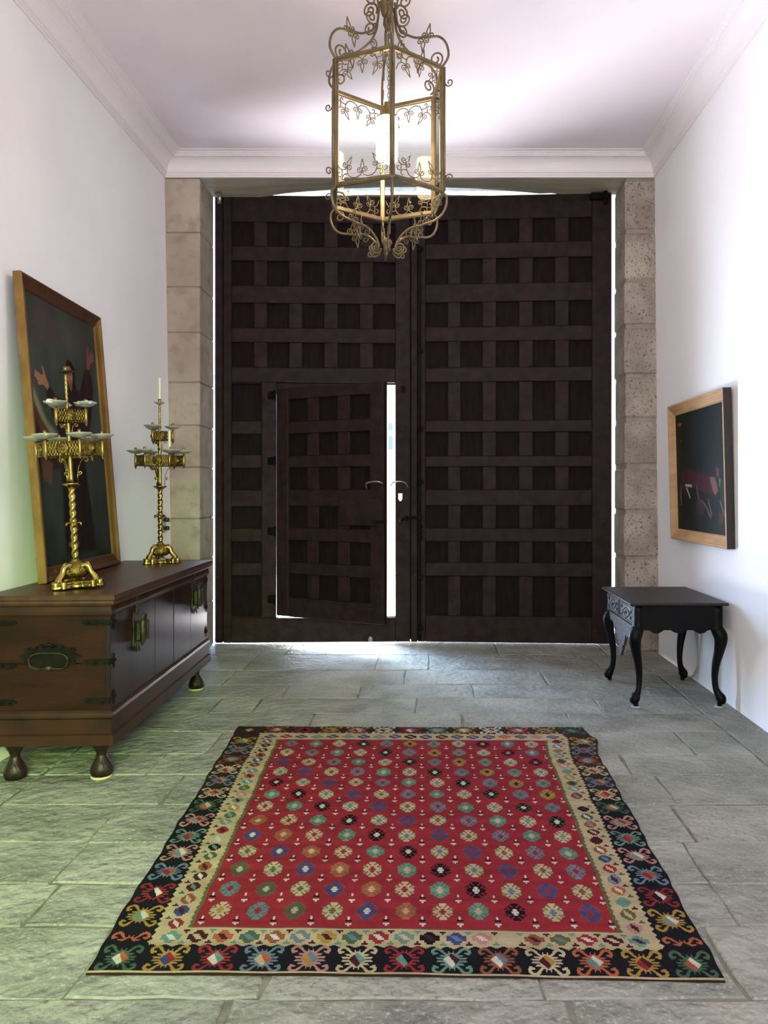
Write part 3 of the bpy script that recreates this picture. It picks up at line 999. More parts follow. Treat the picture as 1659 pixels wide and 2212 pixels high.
# carved feet
for (x, y) in ((-0.085, 0.085), (-0.50, 0.085), (-0.075, CL - 0.10), (-0.50, CL - 0.10)):
    m = MB()
    prof_ = [(0.030, 0.0), (0.047, 0.004), (0.052, 0.02), (0.050, 0.045), (0.036, 0.075), (0.024, 0.098), (0.022, 0.112), (0.028, 0.130), (0.040, 0.150), (0.050, 0.168), (0.054, 0.182)]
    m.lathe(prof_, 24, None, lambda a, z: (1 + (0.07 if z > .1 else .05) * math.cos(10 * a) * (1 if z > .01 else .3)) * (1.0 + 0.12 * math.cos(a + 0.8) * (z < .08)))
    lift = 0.010 if x > -0.3 else 0.0
    f = m.build('foot', M['foot_wood'], ch, (x, y, lift), (0, 0, 0))
    f.scale = (1, 1, (0.182 - lift) / 0.182)
    if lift:
        MB().lathe([(0.048, -0.0115), (0.050, -0.003), (0.046, 0.0)], 16).build('foot_pad', M['felt'], f)
# iron straps on the end and corners
def strap(x0, x1, z, h=0.030, knobs=3, tip=None):
    m = MB()
    pts = [(x0, z - h / 2), (x1, z - h / 2), (x1, z + h / 2), (x0, z + h / 2)]
    if tip == 'l':
        pts = [(x0, z), (x0 + .02, z - h / 2), (x1, z - h / 2), (x1, z + h / 2), (x0 + .02, z + h / 2)]
    if tip == 'r':
        pts = [(x0, z - h / 2), (x1 - .02, z - h / 2), (x1, z), (x1 - .02, z + h / 2), (x0, z + h / 2)]
    m.prism(pts, 0.0085, 0.016, 'y')
    for k in range(knobs):
        xx = x0 + (x1 - x0) * (k + .5) / knobs
        m.lathe([(0, 0), (0.005, 0), (0.004, 0.004), (0, 0.006)], 8, Matrix.Translation((xx, 0.0085, z)) @ Matrix.Rotation(PI / 2, 4, 'X'))
    return m.build('strap', M['iron'], ch)
strap(-0.150, -0.018, 0.575, 0.028, 3, 'l'); strap(-0.584, -0.455, 0.560, 0.028, 3, 'r')
strap(-0.150, -0.018, 0.765, 0.024, 2, 'l'); strap(-0.584, -0.455, 0.765, 0.024, 2, 'r')
strap(-0.150, -0.018, 0.390, 0.026, 2, 'l'); strap(-0.584, -0.455, 0.385, 0.026, 2, 'r')
for y0 in (0.018, CL - 0.085):
    for z in (0.765, 0.575, 0.40):
        m = MB()
        d = 1 if y0 < 1 else -1
        ya = 0.016 if d == 1 else CL - 0.016
        for q, r_ in ((0.02, .018), (0.045, .013), (0.062, .008)):
            m.lathe([(0, 0), (r_, 0), (r_ * .8, 0.005), (0, 0.007)], 10, Matrix.Translation((-0.016, ya + d * q, z)) @ Matrix.Rotation(PI / 2, 4, 'Y'))
        for sgn in (-1, 1):
            pp = [(-0.012, ya + d * (0.03 + 0.016 * math.sin(t * 3)), z + sgn * (0.008 + 0.03 * t)) for t in (0, .3, .6, .9)]
            m.tube(pp, 0.003, 5)
        m.build('corner_bracket', M['iron'], ch)
# end handle
m = MB()
pts = []
for k in range(40):
    a = 2 * PI * k / 40
    r_ = 1 + 0.10 * math.cos(10 * a)
    pts.append((-0.300 + 0.135 * r_ * math.cos(a), 0.605 + 0.058 * r_ * math.sin(a)))
m.prism(pts, 0.0105, 0.016, 'y')
for x in (-0.40, -0.36, -0.33, -0.27, -0.24, -0.20):
    m.lathe([(0, 0), (0.006, 0), (0.004, 0.005), (0, 0.007)], 8, Matrix.Translation((x, 0.0105, 0.655 - abs(x + .3) * .12)) @ Matrix.Rotation(PI / 2, 4, 'X'))
m.tube([(-0.325, 0.0, 0.655), (-0.30, -0.008, 0.668), (-0.275, 0.0, 0.655)], 0.008, 6)
plate = m.build('handle_plate', M['iron'], ch)
m = MB()
pts = []
for k in range(33):
    a = 2 * PI * k / 32
    x = -0.300 + 0.092 * math.copysign(abs(math.cos(a)) ** 0.6, math.cos(a))
    z = 0.585 + 0.040 * math.copysign(abs(math.sin(a)) ** 0.8, math.sin(a))
    if math.sin(a) < 0: z += 0.010 * math.exp(-((x + .3) / .035) ** 2)
    pts.append((x, -0.006 + 0.02 * (0.625 - z), z))
m.tube(pts, 0.0042, 6)
m.lathe([(0.004, -0.018), (0.012, -0.012), (0.015, 0), (0.012, 0.012), (0.004, 0.018)], 10, Matrix.Translation((-0.300, -0.004, 0.553)) @ Matrix.Rotation(PI / 2, 4, 'Y'))
m.build('handle', M['old_brass'], ch)
# lock plates on the front
def lock(y, z):
    m = MB()
    T = Matrix.Translation((-0.014, y, z))
    pts = [(-0.055, 0.07), (-0.04, 0.10), (0, 0.085), (0.04, 0.10), (0.055, 0.07), (0.045, 0), (0.055, -0.07), (0.035, -0.10), (0.02, -0.08), (0, -0.115), (-0.02, -0.08), (-0.035, -0.10), (-0.055, -0.07), (-0.045, 0)]
    m.prism(pts, 0.0, 0.006, 'x', T)
    m.box((0.004, -0.032, -0.055), (0.050, 0.034, 0.052), 0.010, T)
    m.lathe([(0.010, -0.06), (0.014, -0.055), (0.014, 0.055), (0.010, 0.06)], 10, T @ Matrix.Translation((0.045, -0.034, 0)))
    m.lathe([(0.008, -0.05), (0.011, -0.045), (0.011, 0.045), (0.008, 0.05)], 10, T @ Matrix.Translation((0.045, 0.036, 0)))
    m.tube([T @ Vector(p) for p in smooth_path([(0.04, -0.03, 0.05), (0.045, -0.02, 0.085), (0.045, 0.02, 0.085), (0.04, 0.03, 0.05)])], 0.007, 6)
    for yy, zz in ((-0.034, -0.085), (0.0, -0.10), (0.036, -0.075)):
        sp = spiral((yy, zz), 0.014, PI / 2, 0.9, 12, 0.3)
        m.tube([T @ Vector((0.02, a, b)) for a, b in sp], 0.0035, 5)
    m.build('lock', M['old_brass'], ch)
    m = MB()
    m.box((-0.016, y - 0.010, z + 0.09), (-0.006, y + 0.012, 0.845), 0.003)
    for zz in (0.12, 0.15):
        m.tube([(-0.006, y - 0.018, z + zz), (-0.004, y, z + zz + .008), (-0.006, y + 0.018, z + zz)], 0.004, 5)
    m.build('hasp', M['old_brass'], ch)
lock(0.374, 0.665); lock(1.500, 0.690)

# ------------------------------------------------------------------ candelabra
def strip_curl(pts2, wdt, th):
    """flat strap following (r, z) points"""
    m = MB()
    vs, fs = [], []
    P = [Vector((a, 0, b)) for a, b in pts2]
    for i, p in enumerate(P):
        t = (P[min(i + 1, len(P) - 1)] - P[max(i - 1, 0)]).normalized()
        nrm = Vector((-t.z, 0, t.x)) * th / 2
        for sx in (-1, 1):
            for sn in (-1, 1):
                vs.append(tuple(p + nrm * sn + Vector((0, sx * wdt / 2, 0))))
    for i in range(len(P) - 1):
        a = 4 * i
        for q in ((0, 1, 5, 4), (1, 3, 7, 5), (3, 2, 6, 7), (2, 0, 4, 6)):
            fs.append(tuple(a + k for k in q))
    fs += [(0, 2, 3, 1), (4 * len(P) - 4, 4 * len(P) - 3, 4 * len(P) - 1, 4 * len(P) - 2)]
    m.add(vs, fs, True)
    return m


def gallery_mesh(wd, h, med):
    m = MB()
    b = 0.004
    m.box((-wd / 2, -b / 2, 0), (wd / 2, b / 2, 0.013), .001).box((-wd / 2, -b / 2, h - .013), (wd / 2, b / 2, h), .001).box((-wd / 2, -b / 2, h / 2 - .006), (wd / 2, b / 2, h / 2 + .006), .001)
    n = int(wd / 0.013)
    for k in range(n + 1):
        x = -wd / 2 + wd * k / n
        m.box((x - .0042, -b / 2, 0), (x + .0042, b / 2, h), .0008)
    for k in range(int(wd / 0.02)):
        x = -wd / 2 + 0.012 + k * 0.02
        m.lathe([(0, 0), (.005, 0), (.003, .004), (0, .005)], 6, Matrix.Translation((x, 0, h)) @ Matrix.Rotation(0, 4, 'X'))
    if med:
        for sg in (-1, 1):
            m.lathe([(0.0, 0), (0.030, 0.001), (0.026, 0.007), (0.012, 0.006), (0.010, 0.014), (0, 0.017)], 16, Matrix.Translation((0, sg * b / 2, h / 2)) @ Matrix.Rotation(sg * -PI / 2, 4, 'X'), lambda a, z: 1 + .15 * math.cos(8 * a))
    return m


def candelabrum(label, candles, waxy, rot, lean, loc):
    root = empty('candelabrum', loc, (0, lean, rot), label=label, cat='candelabrum', group='brass candelabra on the chest')
    B, BW = M['brass'], M['brass_work']
    # trefoil foot plate
    pts = []
    for k in range(72):
        a = 2 * PI * k / 72
        c3 = math.cos(3 * a)
        r_ = 0.084 + 0.048 * max(c3, -0.5) + 0.010 * math.cos(12 * a) * (c3 > -0.1)
        pts.append((r_ * math.cos(a), r_ * math.sin(a)))
    m = MB()
    for s0, s1, z0, z1 in ((.97, 1, 0, .005), (1, 1, .005, .014), (1, .93, .014, .019), (.93, .95, .019, .026), (.95, .90, .026, .032)):
        n = len(pts)
        vs = [(x * s0, y * s0, z0) for x, y in pts] + [(x * s1, y * s1, z1) for x, y in pts]
        m.add(vs, [(i, (i + 1) % n, n + (i + 1) % n, n + i) for i in range(n)], True)
    m.add([(x * .9, y * .9, .032) for x, y in pts], [tuple(range(72))])
    m.add([(x * .97, y * .97, 0) for x, y in pts], [tuple(range(72))[::-1]])
    for k in range(3):
        for dq, dr_, rr_ in ((0, .118, .020), (.34, .104, .017), (-.34, .104, .017)):
            q = 2 * PI * k / 3 + dq
            m.lathe([(rr_ * .95, 0), (rr_, .004), (rr_ * .8, .020), (rr_ * .95, .034), (rr_ * .7, .038), (0, .039)], 12, Matrix.Translation((dr_ * math.cos(q), dr_ * math.sin(q), 0)))
    m.build('foot_plate', B, root)
    for k in range(3):
        q = 2 * PI * k / 3
        m = MB()
        pp = smooth_path([(0.100, 0, 0.036), (0.098, 0, 0.048), (0.076, 0, 0.075), (0.068, 0, 0.100), (0.052, 0, 0.112), (0.030, 0, 0.105)], 3)
        n = len(pp)
        rr = [0.021 - 0.006 * math.sin(PI * i / (n - 1)) for i in range(n)]
        m.tube(pp, rr, 8)
        for t in (-1, 0, 1):
            m.tube([(0.098, t * .008, .040), (0.112, t * .011, .036), (0.116, t * .012, .031)], [.007, .006, .004], 6)
        sp = spiral((0.056, 0.118), 0.013, -PI / 2, 1.1, 12, 0.3)
        m.tube([(a, 0, b) for a, b in sp], 0.005, 6)
        m.build('claw_leg', B, root, (0, 0, 0), (0, 0, q))
    m = MB()
    m.lathe([(0.012, 0.046), (0.038, 0.052), (0.060, 0.070), (0.060, 0.088), (0.046, 0.110), (0.028, 0.128), (0.018, 0.137), (0.020, 0.142), (0.012, 0.148)], 30, None, lambda a, z: 1 + 0.13 * math.cos(9 * a + z * 60) * (z < .13))
    for k in range(6):
        a = 2 * PI * k / 6 + .3
        m.tube([(0.045 * math.cos(a), 0.045 * math.sin(a), .075), (0.06 * math.cos(a), 0.06 * math.sin(a), .088), (0.05 * math.cos(a), 0.05 * math.sin(a), .100)], [.006, .010, .005], 6)
    m.build('dome', BW, root)
    # twisted shaft
    def tw(r_, z0, z1, n, pitch, lobes, amp):
        prof_ = [(r_ * .7, z0)] + [(r_, z0 + (z1 - z0) * (i + .5) / n) for i in range(n)] + [(r_ * .7, z1)]
        return MB().lathe(prof_, 24, None, lambda a, z: 1 + amp * math.cos(lobes * a - z * pitch))
    m = tw(0.0155, 0.146, 0.508, 60, 150, 2, 0.16)
    m.build('twisted_shaft', B, root)
    m = MB()
    m.lathe([(0.016, 0.308), (0.019, 0.314), (0.019, 0.326), (0.016, 0.332)], 16)
    for k in range(6):
        a = 2 * PI * k / 6
        m.tube([(r_ * math.cos(a), r_ * math.sin(a), z) for r_, z in ((.017, .322), (.028, .330), (.038, .327), (.040, .312))], [.006, .006, .005, .003], 6)
    m.build('leaf_collar', B, root)
    m = MB()
    m.lathe([(0.012, 0.505), (0.022, 0.510), (0.040, 0.524), (0.045, 0.531), (0.038, 0.529), (0.016, 0.520), (0.013, 0.525)], 24, None, lambda a, z: 1 + .05 * math.cos(12 * a) * (z > .52))
    m.build('dish', B, root)
    m = MB()
    m.lathe([(0.013, 0.525), (0.011, 0.56), (0.011, 0.76), (0.010, 0.85), (0.008, 0.90)], 14)
    m.build('column', B, root)
    # brackets
    low_pts = [(0.030, 0.530), (0.031, 0.57), (0.036, 0.61), (0.050, 0.645), (0.068, 0.662)] + [(a, b) for a, b in spiral((0.074, 0.650), 0.013, 2.0, 0.9, 8, .4, -1)]
    hi_pts = [(0.014, 0.775), (0.016, 0.80), (0.020, 0.820), (0.032, 0.838)] + [(a, b) for a, b in spiral((0.037, 0.828), 0.009, 2.0, 0.9, 8, .4, -1)]
    for pts_, cnt, curl in ((low_pts, 3, (0.044, 0.585)), (hi_pts, 3, None)):
        for k in range(cnt):
            m = strip_curl(pts_, 0.010, 0.003)
            if curl:
                m.tube([(0.034, 0, 0.575), (0.040, 0, 0.573)] + [(a, 0, b) for a, b in spiral(curl, 0.009, -PI / 2, 1.0, 8, .4)], 0.0035, 6)
            m.build('bracket', B, root, (0, 0, 0), (0, 0, 2 * PI * k / cnt + 0.5))
    # galleries
    for (n, R, z0, h, off) in ((6, 0.158, 0.668, 0.070, -18), (3, 0.086, 0.842, 0.064, -13)):
        vts = []
        for k in range(n):
            a = math.radians(off + 360 / n * k) - PI / 2
            vts.append((R * math.cos(a), R * math.sin(a)))
        L = math.dist(vts[0], vts[1])
        gm = None
        for k in range(n):
            (x0, y0), (x1, y1) = vts[k], vts[(k + 1) % n]
            loc_ = ((x0 + x1) / 2, (y0 + y1) / 2, z0)
            rz = math.atan2(y1 - y0, x1 - x0)
            if gm is None:
                gm = gallery_mesh(L - 0.012, h, True).build('gallery_panel', BW, root, loc_, (0, 0, rz))
            else:
                inst(gm, root, loc_, (0, 0, rz))
        for k in range(n):
            x, y = vts[k]
            m = MB()
            m.lathe([(0.001, z0 - 0.022), (0.004, z0 - 0.016), (0.003, z0 - 0.012), (0.0085, z0 - 0.006), (0.0085, z0 + h + 0.006), (0.005, z0 + h + 0.010), (0.005, z0 + h + 0.034), (0.0085, z0 + h + 0.038), (0.0085, z0 + h + 0.056), (0.007, z0 + h + 0.056)], 12)
            m.tube([(0, 0, z0 + 0.01), (-x, -y, z0 + 0.01)], 0.0028, 5)
            m.build('candle_socket', B, root, (x, y, 0))
            rr = 0.061 if n == 6 else 0.057
            m = MB()
            zz = z0 + h + 0.014
            m.lathe([(0.006, zz), (rr * .45, zz + 0.003), (rr * .8, zz + 0.014), (rr, zz + 0.022), (rr * .97, zz + 0.024), (rr * .75, zz + 0.017), (rr * .4, zz + 0.007), (0.006, zz + 0.004)], 32, None, lambda a, z: 1 + .06 * math.cos(8 * a) * (z > zz + 0.008))
            pan = m.build('drip_pan', M['opal'], root, (x, y, 0))
            if waxy and (n == 3 or k in (0, 3, 4)):
                w = MB()
                for q in range(9 if n == 3 else 6):
                    a = random.random() * 2 * PI
                    r_ = rr * random.uniform(.2, .85)
                    s_z = random.uniform(.006, .012) * (1.4 if n == 3 else .8)
                    w.lathe([(0, -s_z * .6), (s_z * .9, -s_z * .4), (s_z * 1.1, 0), (s_z * .7, s_z * .8), (0, s_z * 1.0)], 7, Matrix.Translation((r_ * math.cos(a), r_ * math.sin(a), zz + .018)))
                tag(w.build('wax_drips', M['wax_white'], pan), kind='stuff')
    m = tw(0.0072, 0.900, 1.094, 40, 260, 2, 0.15)
    m.build('spindle', B, root)
    m = MB()
    m.lathe([(0.005, 1.088), (0.012, 1.092), (0.030, 1.100), (0.040, 1.108), (0.030, 1.104), (0.006, 1.098)], 28, None, lambda a, z: 1 + .06 * math.cos(8 * a))
    m.build('drip_pan', M['opal'] if candles else M['old_brass'], root)
    m = MB()
    m.lathe([(0.006, 1.096), (0.008, 1.108), (0.0105, 1.112), (0.0105, 1.130), (0.008, 1.130)], 12)
    m.build('nozzle', B, root)
    return root


def candle(x, y, z, h, label):
    m = MB()
    m.lathe([(0.0075, 0), (0.0085, 0.004), (0.0082, h - 0.006), (0.006, h), (0.001, h + .001)], 14)
    m.tube([(0, 0, h - .002), (0.001, 0, h + .008)], 0.0008, 4)
    o = m.build('candle', M['wax'], None, (x, y, z))
    return tag(o, label, 'candle', 'cream candles in the far candelabrum')


candelabrum('tall brass candelabrum without candles, wax in its pans, in front of the leaning painting', False, True, 0.0, math.radians(-3.1), (-1.822, 4.03, 0.907))
fx, fy = -1.876, 5.42
candelabrum('tall brass candelabrum holding two cream candles, at the far end of the chest', True, False, math.radians(0), math.radians(-0.3), (fx, fy, 0.9012))
candle(fx - 0.006, fy, 0.900 + 1.112, 0.165, 'long cream candle on top of the far candelabrum')
a = math.radians(-18 + 60) - PI / 2
candle(fx - 0.0045 + 0.158 * math.cos(a), fy + 0.158 * math.sin(a), 0.900 + 0.668 + 0.070 + 0.040, 0.125, 'shorter cream candle in the lower tier of the far candelabrum')

# wall socket behind the far candelabrum
o = empty('wall_socket', (-2.252, 6.56, 1.05), label='pale wall plate with two dark sockets behind the far candelabrum', cat='socket')
MB().box((-0.01, -0.06, 0.0), (0.012, 0.05, 0.145), 0.003).build('plate', M['plate'], o)
for z in (0.038, 0.108):
    MB().lathe([(0.018, 0.0), (0.018, 0.040), (0.015, 0.044), (0, 0.044)], 14, Matrix.Translation((0.010, 0, z)) @ Matrix.Rotation(PI / 2, 4, 'Y')).build('socket', M['black'], o)

# ------------------------------------------------------------------ paintings
def in_poly(px, py, poly):
    c = np.zeros(px.shape, bool)
    n = len(poly)
    for i in range(n):
        (x0, y0), (x1, y1) = poly[i], poly[(i + 1) % n]
        cond = ((y0 > py) != (y1 > py)) & (px < (x1 - x0) * (py - y0) / (y1 - y0 + 1e-12) + x0)
        c ^= cond
    return c


def seg_mask(px, py, pts, r, asp=1.0):
    out = np.zeros(px.shape, bool)
    for (x0, y0), (x1, y1) in zip(pts[:-1], pts[1:]):
        dx, dy = x1 - x0, (y1 - y0) * asp
        t = np.clip(((px - x0) * dx + (py - y0) * asp * dy) / (dx * dx + dy * dy + 1e-12), 0, 1)
        out |= ((px - x0 - t * dx) ** 2 + ((py - y0) * asp - t * dy) ** 2) < r * r
    return out


def blur(img, k):
    for _ in range(k):
        img = (img + np.roll(img, 1, 0) + np.roll(img, -1, 0) + np.roll(img, 1, 1) + np.roll(img, -1, 1)) / 5
    return img


def smooth_noise(h, w, c, seed):
    r = np.random.default_rng(seed)
    g = r.random((c + 2, c + 2))
    yy, xx = np.meshgrid(np.linspace(0, c, h), np.linspace(0, c, w), indexing='ij')
    i, j = yy.astype(int), xx.astype(int)
    fy_, fx_ = yy - i, xx - j
    fy_, fx_ = fy_ * fy_ * (3 - 2 * fy_), fx_ * fx_ * (3 - 2 * fx_)
    return g[i, j] * (1 - fy_) * (1 - fx_) + g[i + 1, j] * fy_ * (1 - fx_) + g[i, j + 1] * (1 - fy_) * fx_ + g[i + 1, j + 1] * fy_ * fx_


def lin(r, g, b):
    return np.array(srgb(r, g, b)[:3])


def paint_saint(h=420, w=280):
    t, s = np.meshgrid((np.arange(h) + .5) / h, (np.arange(w) + .5) / w, indexing='ij')
    A = 1.5
    n1, n2 = smooth_noise(h, w, 4, 1)[..., None], smooth_noise(h, w, 9, 2)[..., None]
    img = lin(62, 68, 62) * (1 - t[..., None]) ** .5 + lin(30, 34, 32) * t[..., None] ** .5
    img = img * (0.7 + .6 * n2)
    cloud = np.exp(-(((s - .35) / .45) ** 2 + ((t - .1) / .09) ** 2))[..., None]
    img = img * (1 - .6 * cloud * n1) + lin(88, 62, 66) * .6 * cloud * n1
    # glow low down behind the figure, the rocky ledge at left
    m_ = blur(in_poly(s, t, [(0, .33), (.05, .37), (.16, .46), (.34, .53), (.5, .55), (.55, .60), (.3, .60), (.1, .52), (0, .45)]).astype(float), 30)[..., None]
    img = img * (1 - m_) + lin(124, 122, 98) * m_
    m_ = blur(in_poly(s, t, [(0, .345), (.02, .40), (.10, .46), (.25, .535), (.42, .60), (.30, .62), (.18, .62), (.10, .56), (.03, .50), (0, .48)]).astype(float), 5)[..., None]
    img = img * (1 - m_) + lin(86, 58, 48) * m_
    m_ = blur(in_poly(s, t, [(0, .45), (.06, .49), (.14, .55), (.25, .60), (.30, .64), (.0, .66)]).astype(float), 8)[..., None]
    img = img * (1 - m_) + lin(54, 32, 28) * m_
    m_ = blur(in_poly(s, t, [(.05, .60), (.2, .62), (.16, .70), (.06, .68)]).astype(float), 6)[..., None]
    img = img * (1 - m_) + lin(96, 66, 56) * m_
    # robe
    robe = [(.20, .345), (.178, .362), (.24, .43), (.31, .50), (.34, .56), (.33, .66), (.30, .80), (.28, .97), (.74, .97), (.70, .78), (.66, .60), (.70, .54), (.80, .45), (.86, .37), (.90, .29), (.885, .225), (.84, .205), (.775, .215), (.73, .26), (.68, .305), (.62, .315), (.585, .29), (.52, .30), (.46, .345), (.387, .368), (.30, .355), (.235, .325)]
    m_ = blur(in_poly(s, t, robe).astype(float), 3)[..., None]
    fold = (0.75 + .5 * np.abs(np.sin(s * 26 + t * 9)))[..., None]
    img = img * (1 - m_) + lin(44, 27, 32) * fold * m_
    m_ = blur(in_poly(s, t, [(.30, .56), (.66, .56), (.74, .97), (.28, .97)]).astype(float), 12)[..., None]
    img = img * (1 - m_ * .7) + lin(20, 18, 20) * m_ * .7
    # hair / hood, face
    el = lambda cx, cy, rx, ry: (((s - cx) / rx) ** 2 + ((t - cy) / ry) ** 2) < 1
    m_ = blur(el(.548, .252, .075, .055).astype(float), 2)[..., None]
    img = img * (1 - m_) + lin(30, 20, 22) * m_
    m_ = blur(in_poly(s, t, [(.50, .25), (.60, .25), (.64, .33), (.56, .36), (.50, .33)]).astype(float), 3)[..., None]
    img = img * (1 - m_) + lin(34, 22, 26) * m_
    m_ = blur(el(.535, .262, .042, .040).astype(float), 1)[..., None]
    img = img * (1 - m_) + lin(158, 106, 84) * m_
    m_ = blur(el(.54, .30, .022, .022).astype(float), 1)[..., None]
    img = img * (1 - m_) + lin(120, 78, 64) * m_
    for cx in (.515, .553):
        m_ = blur(el(cx, .256, .010, .0045).astype(float), 1)[..., None]
        img = img * (1 - m_) + lin(60, 34, 30) * m_
        m_ = blur(el(cx, .2475, .014, .003).astype(float), 1)[..., None]
        img = img * (1 - m_) + lin(70, 42, 36) * m_
    m_ = blur(seg_mask(s, t, [(.536, .252), (.531, .270)], .004, A).astype(float), 1)[..., None]
    img = img * (1 - m_) + lin(112, 70, 58) * m_
    m_ = blur(el(.534, .281, .014, .003).astype(float), 1)[..., None]
    img = img * (1 - m_) + lin(112, 44, 42) * m_
    skin, skin2 = lin(158, 112, 86), lin(128, 78, 64)

    def stroke(pts, r, c, k=1):
        nonlocal img
        q = blur(seg_mask(s, t, pts, r, A).astype(float), k)[..., None]
        img = img * (1 - q) + c * q
    m_ = blur(in_poly(s, t, [(.205, .345), (.15, .325), (.125, .302), (.16, .290), (.20, .300), (.232, .328)]).astype(float), 2)[..., None]
    img = img * (1 - m_) + skin * m_
    for f in ([(.14, .302), (.065, .290)], [(.14, .308), (.058, .303)], [(.145, .316), (.085, .313)], [(.155, .324), (.095, .328)], [(.19, .302), (.175, .282), (.163, .266)]):
        stroke(f, .0095, skin)
    m_ = blur(in_poly(s, t, [(.822, .205), (.832, .17), (.85, .150), (.90, .150), (.925, .162), (.885, .18), (.862, .205)]).astype(float), 2)[..., None]
    img = img * (1 - m_) + skin2 * m_
    for f in ([(.85, .155), (.845, .118)], [(.87, .152), (.878, .108)], [(.89, .153), (.925, .118)], [(.90, .158), (.955, .130)], [(.90, .168), (.95, .152)]):
        stroke(f, .0085, skin2)
    stroke([(.33, .93), (.40, .92), (.46, .93)], .012, lin(96, 66, 50), 3)
    return np.clip(img * 0.85, 0.002, 1)


def paint_dark(h=240, w=260):
    t, s = np.meshgrid((np.arange(h) + .5) / h, (np.arange(w) + .5) / w, indexing='ij')
    n1, n2 = smooth_noise(h, w, 5, 5)[..., None], smooth_noise(h, w, 14, 6)[..., None]
    img = (lin(30, 34, 30) * (.6 + .8 * n1)) * (.8 + .4 * n2)
    g = np.exp(-(((s - .85) / .2) ** 2 + ((t - .35) / .5) ** 2))[..., None]
    img = img * (1 - .4 * g) + lin(34, 48, 34) * .4 * g

    def blob(poly, c, k, a=1.0):
        nonlocal img
        q = blur(in_poly(s, t, poly).astype(float), k)[..., None] * a
        img = img * (1 - q) + lin(*c) * q
    blob([(.10, .50), (.30, .47), (.52, .52), (.78, .55), (.84, .62), (.80, .70), (.60, .68), (.40, .64), (.20, .66), (.10, .62)], (78, 36, 44), 7, .9)
    blob([(.70, .56), (.80, .56), (.85, .66), (.80, .70), (.75, .66)], (150, 104, 100), 3, .9)
    blob([(.20, .46), (.26, .45), (.27, .60), (.2, .62)], (66, 36, 42), 5, .8)
    blob([(.82, .48), (.87, .50), (.87, .55), (.83, .56)], (130, 84, 76), 3, .9)
    blob([(.87, .56), (.90, .58), (.89, .64), (.87, .63)], (140, 130, 110), 2, .9)
    for pts in ([(.20, .615), (.33, .622)], [(.22, .64), (.26, .68), (.29, .72)]):
        q = blur(seg_mask(s, t, pts, .010).astype(float), 1)[..., None]
        img = img * (1 - q) + lin(190, 186, 170) * q
    for pts in ([(.53, .74), (.62, .79), (.70, .87)], [(.66, .73), (.72, .85)], [(.88, .74), (.95, .85)], [(.10, .62), (.08, .70), (.10, .78)], [(.44, .62), (.47, .72), (.52, .78)]):
        q = blur(seg_mask(s, t, pts, .008).astype(float), 2)[..., None]
        img = img * (1 - q) + lin(128, 108, 104) * q
    blob([(.40, .76), (.52, .72), (.60, .80), (.55, .86), (.42, .84)], (72, 48, 50), 6, .8)
    blob([(.85, .82), (.93, .84), (.93, .90), (.86, .92)], (96, 52, 48), 4, .8)
    blob([(.06, .08), (.14, .08), (.14, .105), (.06, .105)], (176, 88, 58), 1, 1)
    blob([(.09, .225), (.14, .235), (.12, .25)], (170, 104, 50), 1, .9)
    blob([(.05, .15), (.16, .15), (.16, .22), (.05, .22)], (52, 34, 34), 4, .8)
    blob([(.88, .60), (.97, .58), (.97, .75), (.90, .74)], (44, 66, 46), 6, .8)
    return np.clip(img * 0.62, 0.002, 1)


def canvas(img, w, h, m, parent, y=0.0):
    """canvas in the local x-z plane, facing -y"""
    ny_, nx_ = img.shape[:2]
    xx, zz = np.meshgrid(np.linspace(0, w, nx_ + 1), np.linspace(h, 0, ny_ + 1))
    V = np.stack([xx, np.full_like(xx, y), zz], -1).reshape(-1, 3)
    idx = np.arange((ny_ + 1) * (nx_ + 1)).reshape(ny_ + 1, nx_ + 1)
    Q = np.stack([idx[:-1, :-1], idx[1:, :-1], idx[1:, 1:], idx[:-1, 1:]], -1).reshape(-1, 4)
    return print_mesh('canvas', V, Q, img.reshape(-1, 3), m, parent)


def frame_rail(x0, z0, x1, z1, prof, inward, miter, name, mats, parent):
    """moulded rail from corner to corner; prof (inset, y); inset measured towards the picture"""
    m = MB()
    d = Vector((x1 - x0, 0, z1 - z0)).normalized()
    iv = Vector((inward[0], 0, inward[1]))
    n = len(prof)
    vs = []
    for (ins, y) in prof:
        vs.append(Vector((x0, y, z0)) + iv * ins + d * ins)
    for (ins, y) in prof:
        vs.append(Vector((x1, y, z1)) + iv * ins - d * ins)
    fs = [(i, (i + 1) % n, n + (i + 1) % n, n + i) for i in range(n)]
    fs += [tuple(range(n))[::-1], tuple(range(n, 2 * n))]
    m.add([tuple(v) for v in vs], fs)
    o = m.build(name, mats[0], parent)
    if len(mats) > 1:      # outer sides in another finish
        o.data.materials.append(mats[1])
        for p in o.data.polygons:
            if p.normal.dot(iv) < -0.9:
                p.material_index = 1
    return o


def picture(root, w, h, prof, img, cm, fm, fm_side, fm_tb, depth_y):
    ins = max(p[0] for p in prof)
    for (a, b, c, d, iv, f) in ((0, 0, w, 0, (0, 1), fm_tb), (0, h, w, h, (0, -1), fm_tb), (0, 0, 0, h, (1, 0), fm), (w, 0, w, h, (-1, 0), fm)):
        frame_rail(a, b, c, d, prof, iv, True, 'frame_rail', [f, fm_side], root)
    MB().box((0.012, depth_y + 0.004, 0.012), (w - 0.012, depth_y + 0.010, h - 0.012)).build('backing', M['dark_side'], root)
    cv = canvas(img, w - 2 * ins + 0.01, h - 2 * ins + 0.01, cm, root)
    cv.location = (ins - 0.005, depth_y, ins - 0.005)
    return cv


M['canvas'] = attr_mat('oil_on_canvas', 0.5, 0.15, 90, (1, 1, 1), 0.12, coat=0.0, spec=0.15)
